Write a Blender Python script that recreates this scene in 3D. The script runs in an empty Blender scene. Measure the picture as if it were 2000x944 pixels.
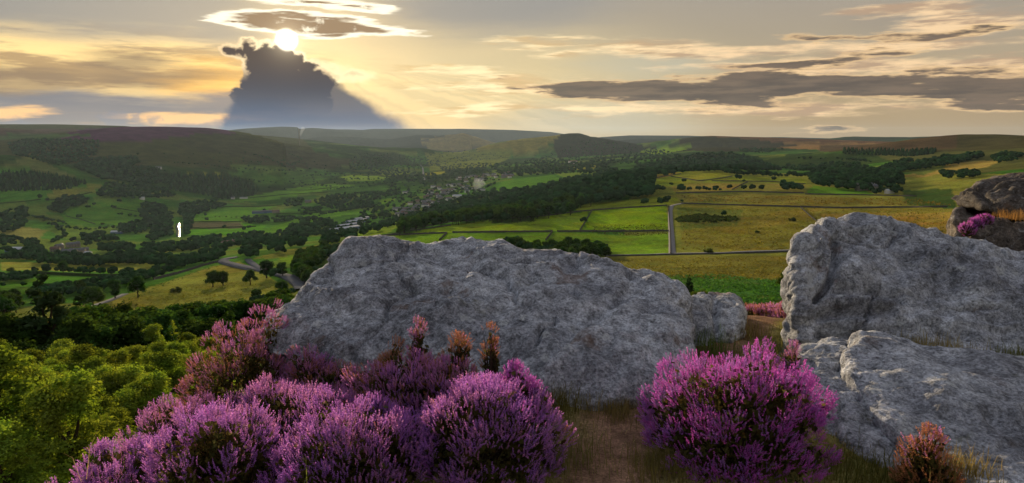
import bpy, math, random
import numpy as np
from mathutils import Vector

rng = np.random.default_rng(7)
random.seed(7)
S = bpy.context.scene
C = S.collection

# ------------------------------------------------------------------ camera
F, CX, CY = 1370.0, 1000.0, 472.0            # focal length and centre in photo pixels (2000 x 944)
PITCH = math.radians(8.7)
CAMZ = 1.65
cam_d = bpy.data.cameras.new('camera')
cam = bpy.data.objects.new('camera', cam_d)
C.objects.link(cam)
cam.location = (0, 0, CAMZ)
cam.rotation_euler = (math.pi / 2 - PITCH, 0, 0)
cam_d.sensor_width = 36.0
cam_d.lens = 36.0 * F / 2000.0
cam_d.clip_start = 0.05
cam_d.clip_end = 60000
S.camera = cam


def ray(px, py):
    """direction with y = 1 for a photo pixel"""
    u = (np.asarray(px, float) - CX) / F
    v = (CY - np.asarray(py, float)) / F
    cp, sp = math.cos(PITCH), math.sin(PITCH)
    y = cp + v * sp
    z = v * cp - sp
    return u / y, z / y


def W(px, py, Y):
    dx, dz = ray(px, py)
    return np.stack([dx * Y, np.asarray(Y, float) + 0 * dx, CAMZ + dz * Y], -1)


def azel(px, py):
    dx, dz = ray(px, py)
    return math.degrees(math.atan2(float(dx), 1.0)), math.degrees(math.atan2(float(dz), math.hypot(float(dx), 1.0)))


# ------------------------------------------------------------------ render settings, sky, sun
S.render.engine = 'CYCLES'
S.view_settings.view_transform = 'Standard'
S.view_settings.look = 'None'
S.view_settings.exposure = 0.45
S.view_settings.gamma = 1.0
S.cycles.use_denoising = True
S.cycles.use_adaptive_sampling = True
S.cycles.adaptive_threshold = 0.015
S.cycles.adaptive_min_samples = 16
S.cycles.max_bounces = 5
S.cycles.diffuse_bounces = 2
S.cycles.transparent_max_bounces = 6
S.cycles.volume_bounces = 1
S.cycles.sample_clamp_indirect = 4.0
S.cycles.caustics_reflective = False
S.cycles.caustics_refractive = False

SUN_AZ, SUN_EL = azel(560, 78)               # where the photo shows the sun
WORLD_STRENGTH = 0.1
wd = bpy.data.worlds.new('World')
S.world = wd
wd.use_nodes = True


class NG:
    """tiny helper for math node graphs"""
    def __init__(self, tree):
        self.t = tree

    def n(self, kind, **kw):
        nd = self.t.nodes.new(kind)
        for k, v in kw.items():
            setattr(nd, k, v)
        return nd

    def put(self, sock, val):
        if isinstance(val, bpy.types.NodeSocket):
            self.t.links.new(val, sock)
        elif val is not None:
            if sock.type == 'RGBA' and len(val) == 3:
                val = (*val, 1)
            sock.default_value = val

    def m(self, op, a, b=None, c=None, clamp=False):
        nd = self.n('ShaderNodeMath', operation=op, use_clamp=clamp)
        for i, v in enumerate((a, b, c)):
            if v is not None:
                self.put(nd.inputs[i], v)
        return nd.outputs[0]

    def v(self, op, a, b=None, c=None):
        nd = self.n('ShaderNodeVectorMath', operation=op)
        self.put(nd.inputs[0], a)
        if op == 'SCALE':
            self.put(nd.inputs['Scale'], b)
        elif b is not None:
            self.put(nd.inputs[1], b)
        if c is not None:
            self.put(nd.inputs[2], c)
        return nd.outputs['Value'] if op in ('LENGTH', 'DISTANCE', 'DOT_PRODUCT') else nd.outputs[0]

    def ss(self, x, a, b, lo=0.0, hi=1.0, lin=False):
        """smoothstep of x from a to b, mapped to lo..hi"""
        nd = self.n('ShaderNodeMapRange', interpolation_type='LINEAR' if lin else 'SMOOTHSTEP')
        self.put(nd.inputs[0], x)
        for i, q in enumerate((a, b, lo, hi)):
            self.put(nd.inputs[i + 1], q)
        return nd.outputs[0]

    def mix(self, f, a, b, mode='MIX'):
        nd = self.n('ShaderNodeMix', data_type='RGBA', blend_type=mode)
        self.put(nd.inputs[0], f)
        self.put(nd.inputs[6], a)
        self.put(nd.inputs[7], b)
        return nd.outputs[2]

    def noise(self, vec, scale=1.0, detail=4.0, rough=0.55, lac=2.0, dist=0.0, color=False, dim='3D'):
        nd = self.n('ShaderNodeTexNoise', noise_dimensions=dim)
        self.put(nd.inputs['Vector'], vec)
        self.put(nd.inputs['Scale'], scale)
        nd.inputs['Detail'].default_value = detail
        nd.inputs['Roughness'].default_value = rough
        nd.inputs['Lacunarity'].default_value = lac
        nd.inputs['Distortion'].default_value = dist
        return nd.outputs['Color'] if color else nd.outputs['Fac']

    def ramp(self, x, stops):
        nd = self.n('ShaderNodeValToRGB')
        e = nd.color_ramp.elements
        while len(e) < len(stops):
            e.new(0.5)
        for k, (p, c) in enumerate(stops):
            e[k].position = p
            e[k].color = (*c, 1) if len(c) == 3 else c
        self.put(nd.inputs[0], x)
        return nd.outputs[0]


def build_sky():
    t = wd.node_tree
    t.nodes.clear()
    g = NG(t)
    tc = g.n('ShaderNodeTexCoord').outputs['Generated']
    sep = g.n('ShaderNodeSeparateXYZ')
    g.put(sep.inputs[0], tc)
    x, y, z = sep.outputs
    az = g.m('MULTIPLY', g.m('ARCTAN2', x, y), 57.29578)
    el = g.m('MULTIPLY', g.m('ARCSINE', z), 57.29578)
    comb = g.n('ShaderNodeCombineXYZ')
    g.put(comb.inputs[0], az)
    g.put(comb.inputs[1], el)
    q = comb.outputs[0]

    def stretch(ka, ke, seed):
        return g.v('MULTIPLY_ADD', q, (ka, ke, 0.0), (seed * 3.1, seed * 1.7, 0.0))

    def chan(c):
        sp = g.n('ShaderNodeSeparateColor')
        g.put(sp.inputs[0], c)
        return sp.outputs

    # warps: puffy and streaky
    wf = g.noise(stretch(0.55, 0.75, 1.0), 1.0, 5, 0.58, color=True, dim='2D')
    wl = g.noise(stretch(0.10, 0.85, 2.0), 1.0, 5, 0.62, color=True, dim='2D')
    ws = g.noise(stretch(0.028, 0.13, 3.0), 1.0, 3, 0.55, color=True, dim='2D')
    half = (0.5, 0.5, 0.5)
    wfv = g.v('SUBTRACT', wf, half)
    wlv = g.v('SUBTRACT', wl, half)
    q_puff = g.v('MULTIPLY_ADD', wfv, (1.7, 1.25, 0), q)
    q_strk = g.v('MULTIPLY_ADD', wlv, (7.0, 1.7, 0), q)
    n_t = chan(wf)[2]
    n_st = chan(wl)[2]
    n_soft, n_wide = chan(ws)[0], chan(ws)[1]

    def blob(qq, lst):
        """union of ellipses given in photo pixels (cx, cy, rx, ry) -> signed distance in degrees"""
        out = None
        for (cx, cy, rx, ry) in lst:
            a, e = azel(cx, cy)
            dx, dy = rx / 24.0, ry / 24.0
            k = min(dx, dy)
            d = g.v('LENGTH', g.v('MULTIPLY_ADD', qq, (k / dx, k / dy, 0), (-a * k / dx, -e * k / dy, 0)))
            d = g.m('SUBTRACT', d, k)
            out = d if out is None else g.m('MINIMUM', out, d)
        return out

    sun_v = Vector((math.sin(math.radians(SUN_AZ)) * math.cos(math.radians(SUN_EL)),
                    math.cos(math.radians(SUN_AZ)) * math.cos(math.radians(SUN_EL)), math.sin(math.radians(SUN_EL))))
    dot = g.v('DOT_PRODUCT', tc, tuple(sun_v))
    ang = g.m('MULTIPLY', g.m('ARCCOSINE', g.m('MINIMUM', dot, 0.9999999)), 57.29578)
    sa, se = SUN_AZ, SUN_EL

    sky = g.n('ShaderNodeTexSky', sky_type='NISHITA')
    sky.sun_disc = False
    sky.sun_elevation = math.radians(SUN_EL)
    sky.sun_rotation = math.radians(SUN_AZ)
    sky.air_density = 1.0
    sky.dust_density = 1.5
    sky.ozone_density = 1.5
    nish = g.v('SCALE', sky.outputs[0], WORLD_STRENGTH)

    # thin evening veil over the clear sky
    up = g.ramp(g.m('DIVIDE', el, 90.0, clamp=True),
                [(0.0, (0.33, 0.245, 0.125)), (0.055, (0.36, 0.285, 0.17)), (0.11, (0.31, 0.27, 0.215)), (0.19, (0.32, 0.30, 0.30)),
                 (0.35, (0.31, 0.32, 0.36)), (1.0, (0.30, 0.34, 0.42))])
    away = g.ss(az, -10, 38)
    col = g.mix(g.m('MULTIPLY', away, 0.55), up, g.mix(0.5, up, (0.46, 0.34, 0.27)))
    col = g.mix(0.86, g.v('SCALE', nish, 0.8), g.v('SCALE', col, 0.84))
    glow = g.m('EXPONENT', g.m('DIVIDE', ang, -4.6))
    col = g.mix(g.m('MULTIPLY', glow, 0.85, clamp=True), col, (0.95, 0.70, 0.32))
    # broad golden light reaching right of the sun along the middle of the sky
    d_r = blob(q, [(900, 180, 300, 85)])
    col = g.mix(g.ss(d_r, 4.0, -3.5, 0, 0.60), col, (0.74, 0.60, 0.33))
    col = g.mix(g.ss(n_soft, 0.42, 0.68, 0, 0.25), col, g.v('SCALE', col, 1.35))
    col = g.mix(g.ss(n_wide, 0.5, 0.7, 0, 0.35), col, g.v('MULTIPLY', col, (0.72, 0.76, 0.86)))
    # blue-grey breaks
    d_b = blob(q_strk, [(960, 5, 190, 46), (120, -10, 330, 75), (400, 60, 110, 30)])
    col = g.mix(g.ss(d_b, 1.6, -1.2, 0, 0.7), col, (0.235, 0.235, 0.23))
    d_b2 = blob(q_strk, [(1180, 235, 170, 34), (1280, 130, 90, 16)])
    col = g.mix(g.ss(d_b2, 1.2, -0.9, 0, 0.6), col, (0.40, 0.40, 0.33))

    # left: orange streaks
    d_o = blob(q_strk, [(130, 130, 420, 50), (330, 165, 160, 50)])
    col = g.mix(g.ss(d_o, 1.2, -1.2, 0, 0.85), col, g.mix(g.ss(n_st, 0.40, 0.58), (0.40, 0.26, 0.12), (1.0, 0.70, 0.28)))
    d_o2 = blob(q_strk, [(420, 165, 75, 32)])
    col = g.mix(g.ss(d_o2, 1.1, -0.9, 0, 0.8), col, (1.0, 0.55, 0.13))
    d_d = blob(q_strk, [(250, 125, 70, 16), (330, 148, 110, 13), (250, 160, 90, 14), (40, 160, 110, 26)])
    col = g.mix(g.ss(d_d, 0.55, -0.6, 0, 0.72), col, (0.20, 0.145, 0.10))
    # low blue-grey bank above the left skyline, with a glowing slot
    d_l = blob(q_strk, [(120, 205, 330, 20), (280, 234, 330, 18), (450, 205, 110, 20)])
    col = g.mix(g.ss(d_l, 0.45, -0.4, 0, 0.85), col, (0.15, 0.165, 0.20))
    d_s = blob(q_strk, [(390, 231, 110, 9), (35, 216, 55, 11)])
    col = g.mix(g.ss(d_s, 0.18, -0.22, 0, 0.9), col, (0.88, 0.52, 0.22))
    d_c = blob(q_puff, [(45, 238, 26, 5), (215, 230, 22, 14), (243, 232, 9, 14), (271, 234, 9, 12), (303, 234, 6, 9), (450, 242, 40, 8), (395, 245, 60, 6)])
    col = g.mix(g.ss(d_c, 0.1, -0.2, 0, 0.55), col, (0.19, 0.195, 0.23))

    # crepuscular shadow thrown down through the haze by the cumulus
    sep2 = g.n('ShaderNodeSeparateXYZ')
    g.put(sep2.inputs[0], g.v('MULTIPLY_ADD', wfv, (1.2, 0.7, 0), q))
    below = g.m('SUBTRACT', se - 0.4, sep2.outputs[1])
    rel = g.m('SUBTRACT', sep2.outputs[0], sa)
    right = g.m('SUBTRACT', g.m('MULTIPLY_ADD', below, 1.78, -0.6), rel)
    left = g.m('ADD', rel, g.m('MULTIPLY_ADD', below, 0.55, 2.2))
    wedge = g.m('MULTIPLY', g.ss(right, 0.0, g.m('MULTIPLY_ADD', below, 0.40, 0.2)), g.ss(left, 0.0, 0.9))
    wedge = g.m('MULTIPLY', wedge, g.ss(below, 1.2, 2.6))
    blue = g.mix(g.ss(el, 0.0, 4.2), (0.045, 0.085, 0.17), (0.085, 0.082, 0.092))
    col = g.mix(g.m('MULTIPLY', wedge, 0.93), col, blue)
    # light shafts to the right of it
    rr = g.m('DIVIDE', rel, g.m('MAXIMUM', below, 0.3))
    cs = g.n('ShaderNodeCombineXYZ')
    g.put(cs.inputs[0], rr)
    shaft = g.noise(cs.outputs[0], 1.6, 2, 0.5, dim='2D')
    shm = g.m('MULTIPLY', g.ss(rr, 1.2, 1.8), g.ss(below, 0.5, 3.0))
    col = g.mix(g.m('MULTIPLY', g.m('MULTIPLY', shm, g.ss(ang, 30, 16)), g.ss(shaft, 0.6, 0.42, 0, 0.32)), col,
                g.v('MULTIPLY', col, (0.6, 0.66, 0.74)))

    # dark cumulus tower under the sun with a burning rim
    d_gl = blob(q_puff, [(650, 132, 34, 9), (690, 148, 40, 12), (640, 147, 40, 16)])
    col = g.mix(g.ss(d_gl, 0.15, -0.25, 0, 0.75), col, g.mix(g.ss(d_gl, -0.1, -0.6), (1.0, 0.86, 0.5), (0.62, 0.50, 0.30)))
    d_q = blob(q_puff, [(452, 99, 14, 12), (468, 104, 18, 12), (484, 97, 16, 15), (515, 97, 18, 13), (548, 106, 28, 20), (580, 120, 24, 20), (604, 134, 20, 17),
                        (522, 122, 46, 32), (545, 160, 62, 42), (605, 165, 46, 30), (560, 205, 78, 45), (505, 190, 45, 25)])
    near = g.m('EXPONENT', g.m('DIVIDE', ang, -3.6))
    rim = g.m('MULTIPLY', g.ss(d_q, -0.30, -0.06), g.ss(el, 3.8, 5.2))
    dark = g.mix(g.ss(el, 2.2, 6.0), (0.055, 0.058, 0.078), (0.080, 0.060, 0.050))
    dark = g.mix(g.ss(el, 1.0, 4.4), blue, dark)
    col = g.mix(g.m('MULTIPLY', g.ss(d_q, 0.14, -0.04), g.ss(el, 0.9, 3.4)), col, g.mix(rim, dark, g.mix(near, (0.62, 0.40, 0.2), (1.2, 1.0, 0.62))))

    # lens cloud above the sun and the white streak at the top of the frame
    d_t = blob(q_strk, [(570, 44, 120, 16), (640, 54, 110, 19), (720, 58, 90, 11), (470, 44, 40, 8), (650, 72, 50, 8),
                        (620, 5, 100, 9), (700, 17, 70, 8)])
    core = g.m('MULTIPLY', g.ss(d_t, -0.12, -0.30), g.ss(n_t, 0.24, 0.42))
    col = g.mix(g.ss(d_t, 0.10, -0.06), col, g.mix(g.m('MULTIPLY', core, 0.95), (1.0, 0.90, 0.68), (0.25, 0.16, 0.085)))

    # right: cream stratocumulus and the long grey-brown bank
    n_r = g.noise(stretch(0.13, 0.95, 9.0), 1.0, 6, 0.62, dim='2D')
    n_r2 = g.noise(stretch(0.16, 1.4, 11.0), 1.0, 5, 0.6, dim='2D')
    d_k = blob(q_strk, [(1240, 98, 160, 13), (1060, 88, 60, 8), (1450, 103, 120, 9), (1900, 45, 130, 22), (1780, 12, 60, 10),
                        (1830, 90, 160, 10), (1420, 130, 90, 8), (1950, 145, 160, 26), (1630, 135, 180, 20), (1000, 165, 170, 14),
                        (870, 138, 50, 6), (1250, 215, 150, 12), (1500, 208, 200, 14), (1750, 202, 200, 9), (900, 210, 90, 9)])
    cm = g.ss(g.m('SUBTRACT', d_k, g.m('MULTIPLY', g.m('SUBTRACT', n_r, 0.5), 2.2)), 0.35, -0.35)
    warm = g.mix(g.ss(az, -8, 20), (0.98, 0.80, 0.46), (0.80, 0.56, 0.32))
    under = g.mix(g.ss(az, -8, 20), (0.62, 0.42, 0.19), (0.38, 0.26, 0.17))
    col = g.mix(g.m('MULTIPLY', cm, 0.8), col, g.mix(g.ss(n_r2, 0.42, 0.62), warm, under))
    d_g = blob(q_strk, [(1180, 175, 140, 20), (1330, 178, 190, 28), (1510, 165, 200, 27), (1720, 165, 200, 20), (1910, 178, 200, 26),
                        (1460, 197, 110, 12), (1640, 73, 60, 5), (1760, 108, 60, 7), (1560, 130, 100, 7), (1970, 55, 80, 9),
                        (1600, 253, 34, 7), (1030, 160, 60, 5)])
    gm = g.m('SUBTRACT', d_g, g.m('MULTIPLY', g.m('SUBTRACT', n_r, 0.5), 2.3))
    dk = g.mix(g.ss(n_r2, 0.35, 0.65), (0.072, 0.060, 0.055), (0.14, 0.105, 0.08))
    col = g.mix(g.ss(gm, 0.16, -0.20, 0, 0.93), col, g.mix(g.ss(gm, -0.02, -0.34), (0.62, 0.42, 0.22), dk))

    # the sun itself, burnt out, and its aureole
    col = g.v('ADD', col, g.v('SCALE', (1.0, 0.80, 0.50), g.m('MULTIPLY', g.m('EXPONENT', g.m('DIVIDE', ang, -0.6)), 0.9)))
    col = g.v('ADD', col, g.v('SCALE', (1.0, 0.9, 0.7), g.ss(ang, 0.95, 0.35, 0, 3.0)))
    col = g.mix(g.ss(el, -0.5, -3.0), col, (0.10, 0.10, 0.08))

    bg = g.n('ShaderNodeBackground')
    g.put(bg.inputs[0], g.v('SCALE', col, 1.0 / WORLD_STRENGTH))
    bg.inputs[1].default_value = WORLD_STRENGTH
    out = g.n('ShaderNodeOutputWorld')
    t.links.new(bg.outputs[0], out.inputs[0])
    wd.cycles.sampling_method = 'MANUAL'
    wd.cycles.sample_map_resolution = 1024


build_sky()

sun_d = bpy.data.lights.new('sun', 'SUN')
sun_d.energy = 5.0
sun_d.angle = math.radians(0.6)
sun_d.color = (1.0, 0.78, 0.50)
sun = bpy.data.objects.new('sun', sun_d)
C.objects.link(sun)
_sv = Vector((math.sin(math.radians(SUN_AZ)) * math.cos(math.radians(SUN_EL)),
              math.cos(math.radians(SUN_AZ)) * math.cos(math.radians(SUN_EL)), math.sin(math.radians(SUN_EL))))
sun.rotation_euler = (-_sv).to_track_quat('-Z', 'Y').to_euler()
sun.location = (0, 0, 60)

# ------------------------------------------------------------------ helpers
def tag(o, label=None, cat=None, group=None, kind=None):
    if label: o['label'] = label
    if cat: o['category'] = cat
    if group: o['group'] = group
    if kind: o['kind'] = kind
    return o


def mesh_np(name, V, Fc, mat=None, smooth=False, col=None, cname='Col'):
    """mesh from arrays; Fc is an (n,3) or (n,4) index array or a list of such arrays"""
    me = bpy.data.meshes.new(name)
    V = np.asarray(V, np.float32).reshape(-1, 3)
    lst = Fc if isinstance(Fc, list) else [Fc]
    lst = [np.asarray(f, np.int32) for f in lst if len(f)]
    loops = np.concatenate([f.ravel() for f in lst])
    tot = np.concatenate([np.full(len(f), f.shape[1], np.int32) for f in lst])
    start = np.concatenate([[0], np.cumsum(tot)[:-1]]).astype(np.int32)
    me.vertices.add(len(V)); me.vertices.foreach_set('co', V.ravel())
    me.loops.add(len(loops)); me.loops.foreach_set('vertex_index', loops)
    me.polygons.add(len(tot)); me.polygons.foreach_set('loop_start', start)
    me.polygons.foreach_set('loop_total', tot)
    me.update(calc_edges=True)
    if smooth:
        me.polygons.foreach_set('use_smooth', np.ones(len(tot), bool))
    if col is not None:
        c = np.ones((len(V), 4), np.float32); c[:, :3] = col
        at = me.color_attributes.new(cname, 'FLOAT_COLOR', 'POINT')
        at.data.foreach_set('color', c.ravel())
    if mat: me.materials.append(mat)
    return me


def obj(name, me, parent=None, loc=None):
    o = bpy.data.objects.new(name, me)
    C.objects.link(o)
    if parent: o.parent = parent
    if loc is not None: o.location = loc
    return o


def empty(name, loc, rz=0.0, sc=None):
    o = bpy.data.objects.new(name, None)
    C.objects.link(o)
    o.empty_display_size = 0.2
    o.location = loc
    o.rotation_euler[2] = rz
    if sc is not None: o.scale = sc
    return o


def _hash(ix, iy, iz, seed):
    h = (ix.astype(np.int64) * 374761393 + iy.astype(np.int64) * 668265263 + iz.astype(np.int64) * 2147483647 + seed * 974634777) & 0xFFFFFFFF
    h = ((h ^ (h >> 13)) * 1274126177) & 0xFFFFFFFF
    h = (h ^ (h >> 16)) & 0xFFFFFFFF
    return h.astype(np.float64) / 4294967295.0


def vnoise(P, seed=0):
    P = np.asarray(P, float)
    if P.shape[-1] == 2: P = np.concatenate([P, np.zeros(P.shape[:-1] + (1,))], -1)
    i = np.floor(P); f = P - i
    f = f * f * f * (f * (f * 6 - 15) + 10)
    ix, iy, iz = i[..., 0], i[..., 1], i[..., 2]
    out = 0
    for dx in (0, 1):
        for dy in (0, 1):
            for dz in (0, 1):
                w = (f[..., 0] if dx else 1 - f[..., 0]) * (f[..., 1] if dy else 1 - f[..., 1]) * (f[..., 2] if dz else 1 - f[..., 2])
                out = out + w * _hash(ix + dx, iy + dy, iz + dz, seed)
    return out


def fbm(P, oct=4, seed=0, gain=0.5):
    a, s, t = 1.0, 0.0, 0.0
    P = np.asarray(P, float)
    for k in range(oct):
        s = s + a * (vnoise(P, seed + k) - 0.5); t += a
        P = P * 2.03 + 17.3; a *= gain
    return s / t * 2


def smooth(x, a, b):
    t = np.clip((x - a) / (b - a), 0, 1)
    return t * t * (3 - 2 * t)


# ------------------------------------------------------------------ terrain heights
def to_tan(px, py):
    dx, dz = ray(px, py)
    return np.arctan2(dx, 1.0), -dz / np.hypot(dx, 1.0)       # azimuth, tangent of the drop


COLS = {
    -350: [(1000, 26), (800, 62), (700, 140), (650, 300), (610, 420), (550, 650), (505, 1150), (455, 1800), (405, 2400), (375, 2900), (345, 3700), (300, 6500)],
    0: [(1000, 24), (860, 50), (800, 66), (700, 140), (650, 290), (600, 420), (540, 660), (500, 1150), (450, 1800), (400, 2400), (372, 2900), (345, 3700), (300, 6500)],
    150: [(1000, 24), (860, 48), (790, 68), (700, 140), (640, 310), (595, 410), (545, 600), (500, 1150), (450, 1800), (400, 2400), (372, 2900), (345, 3700), (300, 6500)],
    300: [(1000, 22), (860, 44), (780, 70), (690, 150), (620, 340), (565, 430), (520, 760), (500, 1050), (450, 1800), (400, 2450), (350, 3500), (300, 7000)],
    500: [(960, 20), (800, 50), (700, 110), (640, 200), (600, 320), (570, 400), (512, 560), (485, 850), (450, 1550), (430, 1950), (400, 2500), (370, 3050), (340, 3900), (300, 8000)],
    700: [(960, 20), (700, 80), (600, 190), (540, 380), (490, 560), (468, 660), (455, 1000), (440, 1400), (410, 2000), (380, 2550), (350, 3350), (320, 5000), (297, 8500)],
    850: [(960, 20), (700, 70), (580, 180), (500, 430), (465, 560), (450, 650), (438, 760), (420, 1350), (400, 1900), (380, 2400), (350, 3200), (330, 4200), (300, 7500)],
    1000: [(960, 20), (700, 60), (560, 200), (510, 370), (470, 520), (440, 640), (425, 760), (410, 900), (385, 1500), (362, 2050), (345, 2600), (330, 3500), (302, 6500)],
    1200: [(960, 18), (700, 45), (600, 130), (540, 270), (500, 440), (470, 550), (440, 650), (415, 760), (395, 880), (370, 1050), (350, 1230), (338, 2200), (322, 3200), (303, 5000)],
    1400: [(960, 16), (700, 40), (610, 110), (560, 200), (520, 340), (497, 450), (460, 570), (430, 690), (400, 830), (380, 930), (360, 1060), (343, 1230), (333, 1450), (328, 2300), (316, 2800), (303, 3600), (288, 4600)],
    1600: [(960, 16), (700, 40), (600, 120), (550, 220), (500, 430), (440, 640), (400, 800), (385, 900), (365, 1050), (350, 1250), (340, 1600), (330, 2300), (312, 2900), (298, 3600), (285, 4400)],
    1800: [(960, 16), (700, 40), (600, 120), (500, 420), (440, 600), (405, 740), (385, 860), (360, 1050), (345, 1250), (325, 1600), (305, 2000), (290, 2500), (280, 3500)],
    2000: [(960, 16), (700, 40), (600, 115), (500, 400), (440, 560), (400, 700), (370, 850), (340, 1000), (320, 1300), (300, 1700), (283, 2200), (275, 3500)],
    2350: [(960, 16), (700, 40), (600, 110), (500, 380), (440, 540), (400, 680), (370, 820), (335, 1000), (312, 1300), (292, 1700), (275, 2200), (270, 3500)],
}
_cp = []
for px, lst in COLS.items():
    for (py, r) in lst:
        a, t = to_tan(px, py)
        _cp.append((float(a) * 4.0, math.log(r), float(t)))
_cp = np.array(_cp)


def _rbf_fit(Pt, val):
    n = len(Pt)
    d = np.linalg.norm(Pt[:, None] - Pt[None], axis=-1)
    K = d + 0 * d
    A = np.zeros((n + 3, n + 3))
    A[:n, :n] = -K + np.eye(n) * -1e-3 * -1
    Pm = np.c_[np.ones(n), Pt]
    A[:n, n:] = Pm; A[n:, :n] = Pm.T
    return np.linalg.solve(A, np.r_[val, 0, 0, 0])


_k = _rbf_fit(_cp[:, :2], np.log(_cp[:, 2]))


def base_tan(az, lr):
    sh = az.shape
    Q = np.stack([np.clip(az, -0.78, 0.78).ravel() * 4.0, np.maximum(lr, math.log(16)).ravel()], -1)
    out = np.empty(len(Q))
    for i in range(0, len(Q), 20000):
        q = Q[i:i + 20000]
        d = np.linalg.norm(q[:, None] - _cp[None, :, :2], axis=-1)
        out[i:i + 20000] = -d @ _k[:-3] + _k[-3] + q @ _k[-2:]
    return np.exp(out).reshape(sh)


_eaz = np.array([float(to_tan(px, l[-1][0])[0]) for px, l in COLS.items()])
_ern = np.array([l[-1][1] for l in COLS.values()], float)


def near_z(x, y):
    z = -0.09 * np.maximum(y - 4.0, 0) - 0.17 * np.maximum(-(x + 0.4), 0) - 0.55 * np.maximum(-(x + 2.3), 0)
    z = z - 0.22 * np.clip(x - 1.75, 0, 1.5) * smooth(y, 4.6, 3.8)
    z = z + 0.05 * fbm(np.stack([x, y], -1) * 1.3, 4, 3)
    return z


# hills: crest points (px, py, distance), slope towards us, slope behind, rounding
HILLS = [
    ([(-420, 262, 7000), (0, 243, 6800), (110, 243, 6600), (240, 246, 6400), (330, 254, 6400)], 0.10, 0.1, 300),
    ([(-420, 250, 5200), (0, 250, 5000), (90, 257, 4900), (160, 266, 4700)], 0.13, 0.1, 150),
    ([(60, 272, 4300), (150, 257, 4200), (235, 248, 4100), (300, 247, 4150), (390, 249.5, 4300), (450, 257, 4450), (505, 267, 4500), (560, 281, 4500), (620, 291, 4450), (690, 304, 4350), (760, 322, 4200)], 0.20, 0.2, 220),
    ([(-300, 335, 3000), (0, 302, 2900), (40, 308, 2850), (90, 325, 2750), (140, 345, 2600)], 0.22, 0.25, 60),
    ([(440, 262, 11000), (490, 251, 11500), (530, 248.5, 12000), (566, 247, 12300), (576, 251, 12400), (590, 252.5, 12400), (612, 250, 12200), (640, 252, 12200), (712, 254, 12500), (730, 252, 12600), (900, 251.5, 12800), (1000, 254, 12900), (1075, 258, 12900), (1130, 266, 12900)], 0.16, 0.1, 160),
    ([(640, 266, 9700), (700, 268, 9500), (760, 272, 9500), (815, 264, 9400), (835, 263, 9400), (860, 268, 9300)], 0.2, 0.2, 120),
    ([(790, 286, 8200), (835, 272, 8500), (875, 263, 8700), (906, 259.5, 8800), (925, 266, 8800), (965, 278, 8700), (1010, 292, 8500)], 0.30, 0.3, 70),
    ([(900, 298, 5600), (950, 287, 5700), (985, 277, 5800), (1030, 270, 5900), (1080, 266, 5950), (1106, 260.5, 6000), (1132, 260, 6000), (1152, 266, 6000), (1190, 273, 5900), (1270, 287, 5700), (1330, 298, 5500)], 0.26, 0.25, 130),
    ([(1120, 272, 10500), (1180, 267.5, 10500), (1230, 264.5, 10500), (1340, 265, 10500), (1420, 268, 10200), (1520, 268, 10000), (1600, 270, 9500)], 0.15, 0.1, 200),
    ([(1180, 276, 8600), (1250, 272, 8500), (1330, 273, 8500), (1400, 280, 8300)], 0.16, 0.1, 150),
    ([(1300, 296, 5200), (1330, 280, 5300), (1352, 269, 5400), (1388, 265.5, 5500), (1480, 268, 5400), (1600, 272, 5200), (1700, 276, 5000), (1800, 279, 4700), (1900, 283, 4400), (2100, 290, 4200)], 0.17, 0.1, 100),
    ([(1560, 274, 7600), (1620, 271, 7600), (1662, 266.5, 7500), (1700, 267.5, 7400), (1780, 268, 7200), (1842, 266, 7000), (1870, 270, 7000), (2100, 268, 7000)], 0.14, 0.1, 160),
    ([(1740, 286, 2900), (1800, 275, 2800), (1845, 266.5, 2700), (1880, 262.5, 2650), (1945, 262.5, 2600), (2000, 265, 2550), (2150, 262, 2400), (2400, 258, 2300)], 0.17, 0.12, 80),
    ([(1225, 330, 2700), (1280, 315, 2750), (1340, 304, 2800), (1385, 299, 2850), (1432, 299, 2850), (1475, 311, 2800), (1525, 333, 2700)], 0.28, 0.25, 90),
]
_H = []
for (crest, sf, sb, w) in HILLS:
    pts = []
    for (px, py, r) in crest:
        a, t = to_tan(px, py)
        pts.append((r * math.sin(a), r * math.cos(a), CAMZ - float(t) * r))
    _H.append((np.array(pts), sf, sb, w))


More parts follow.
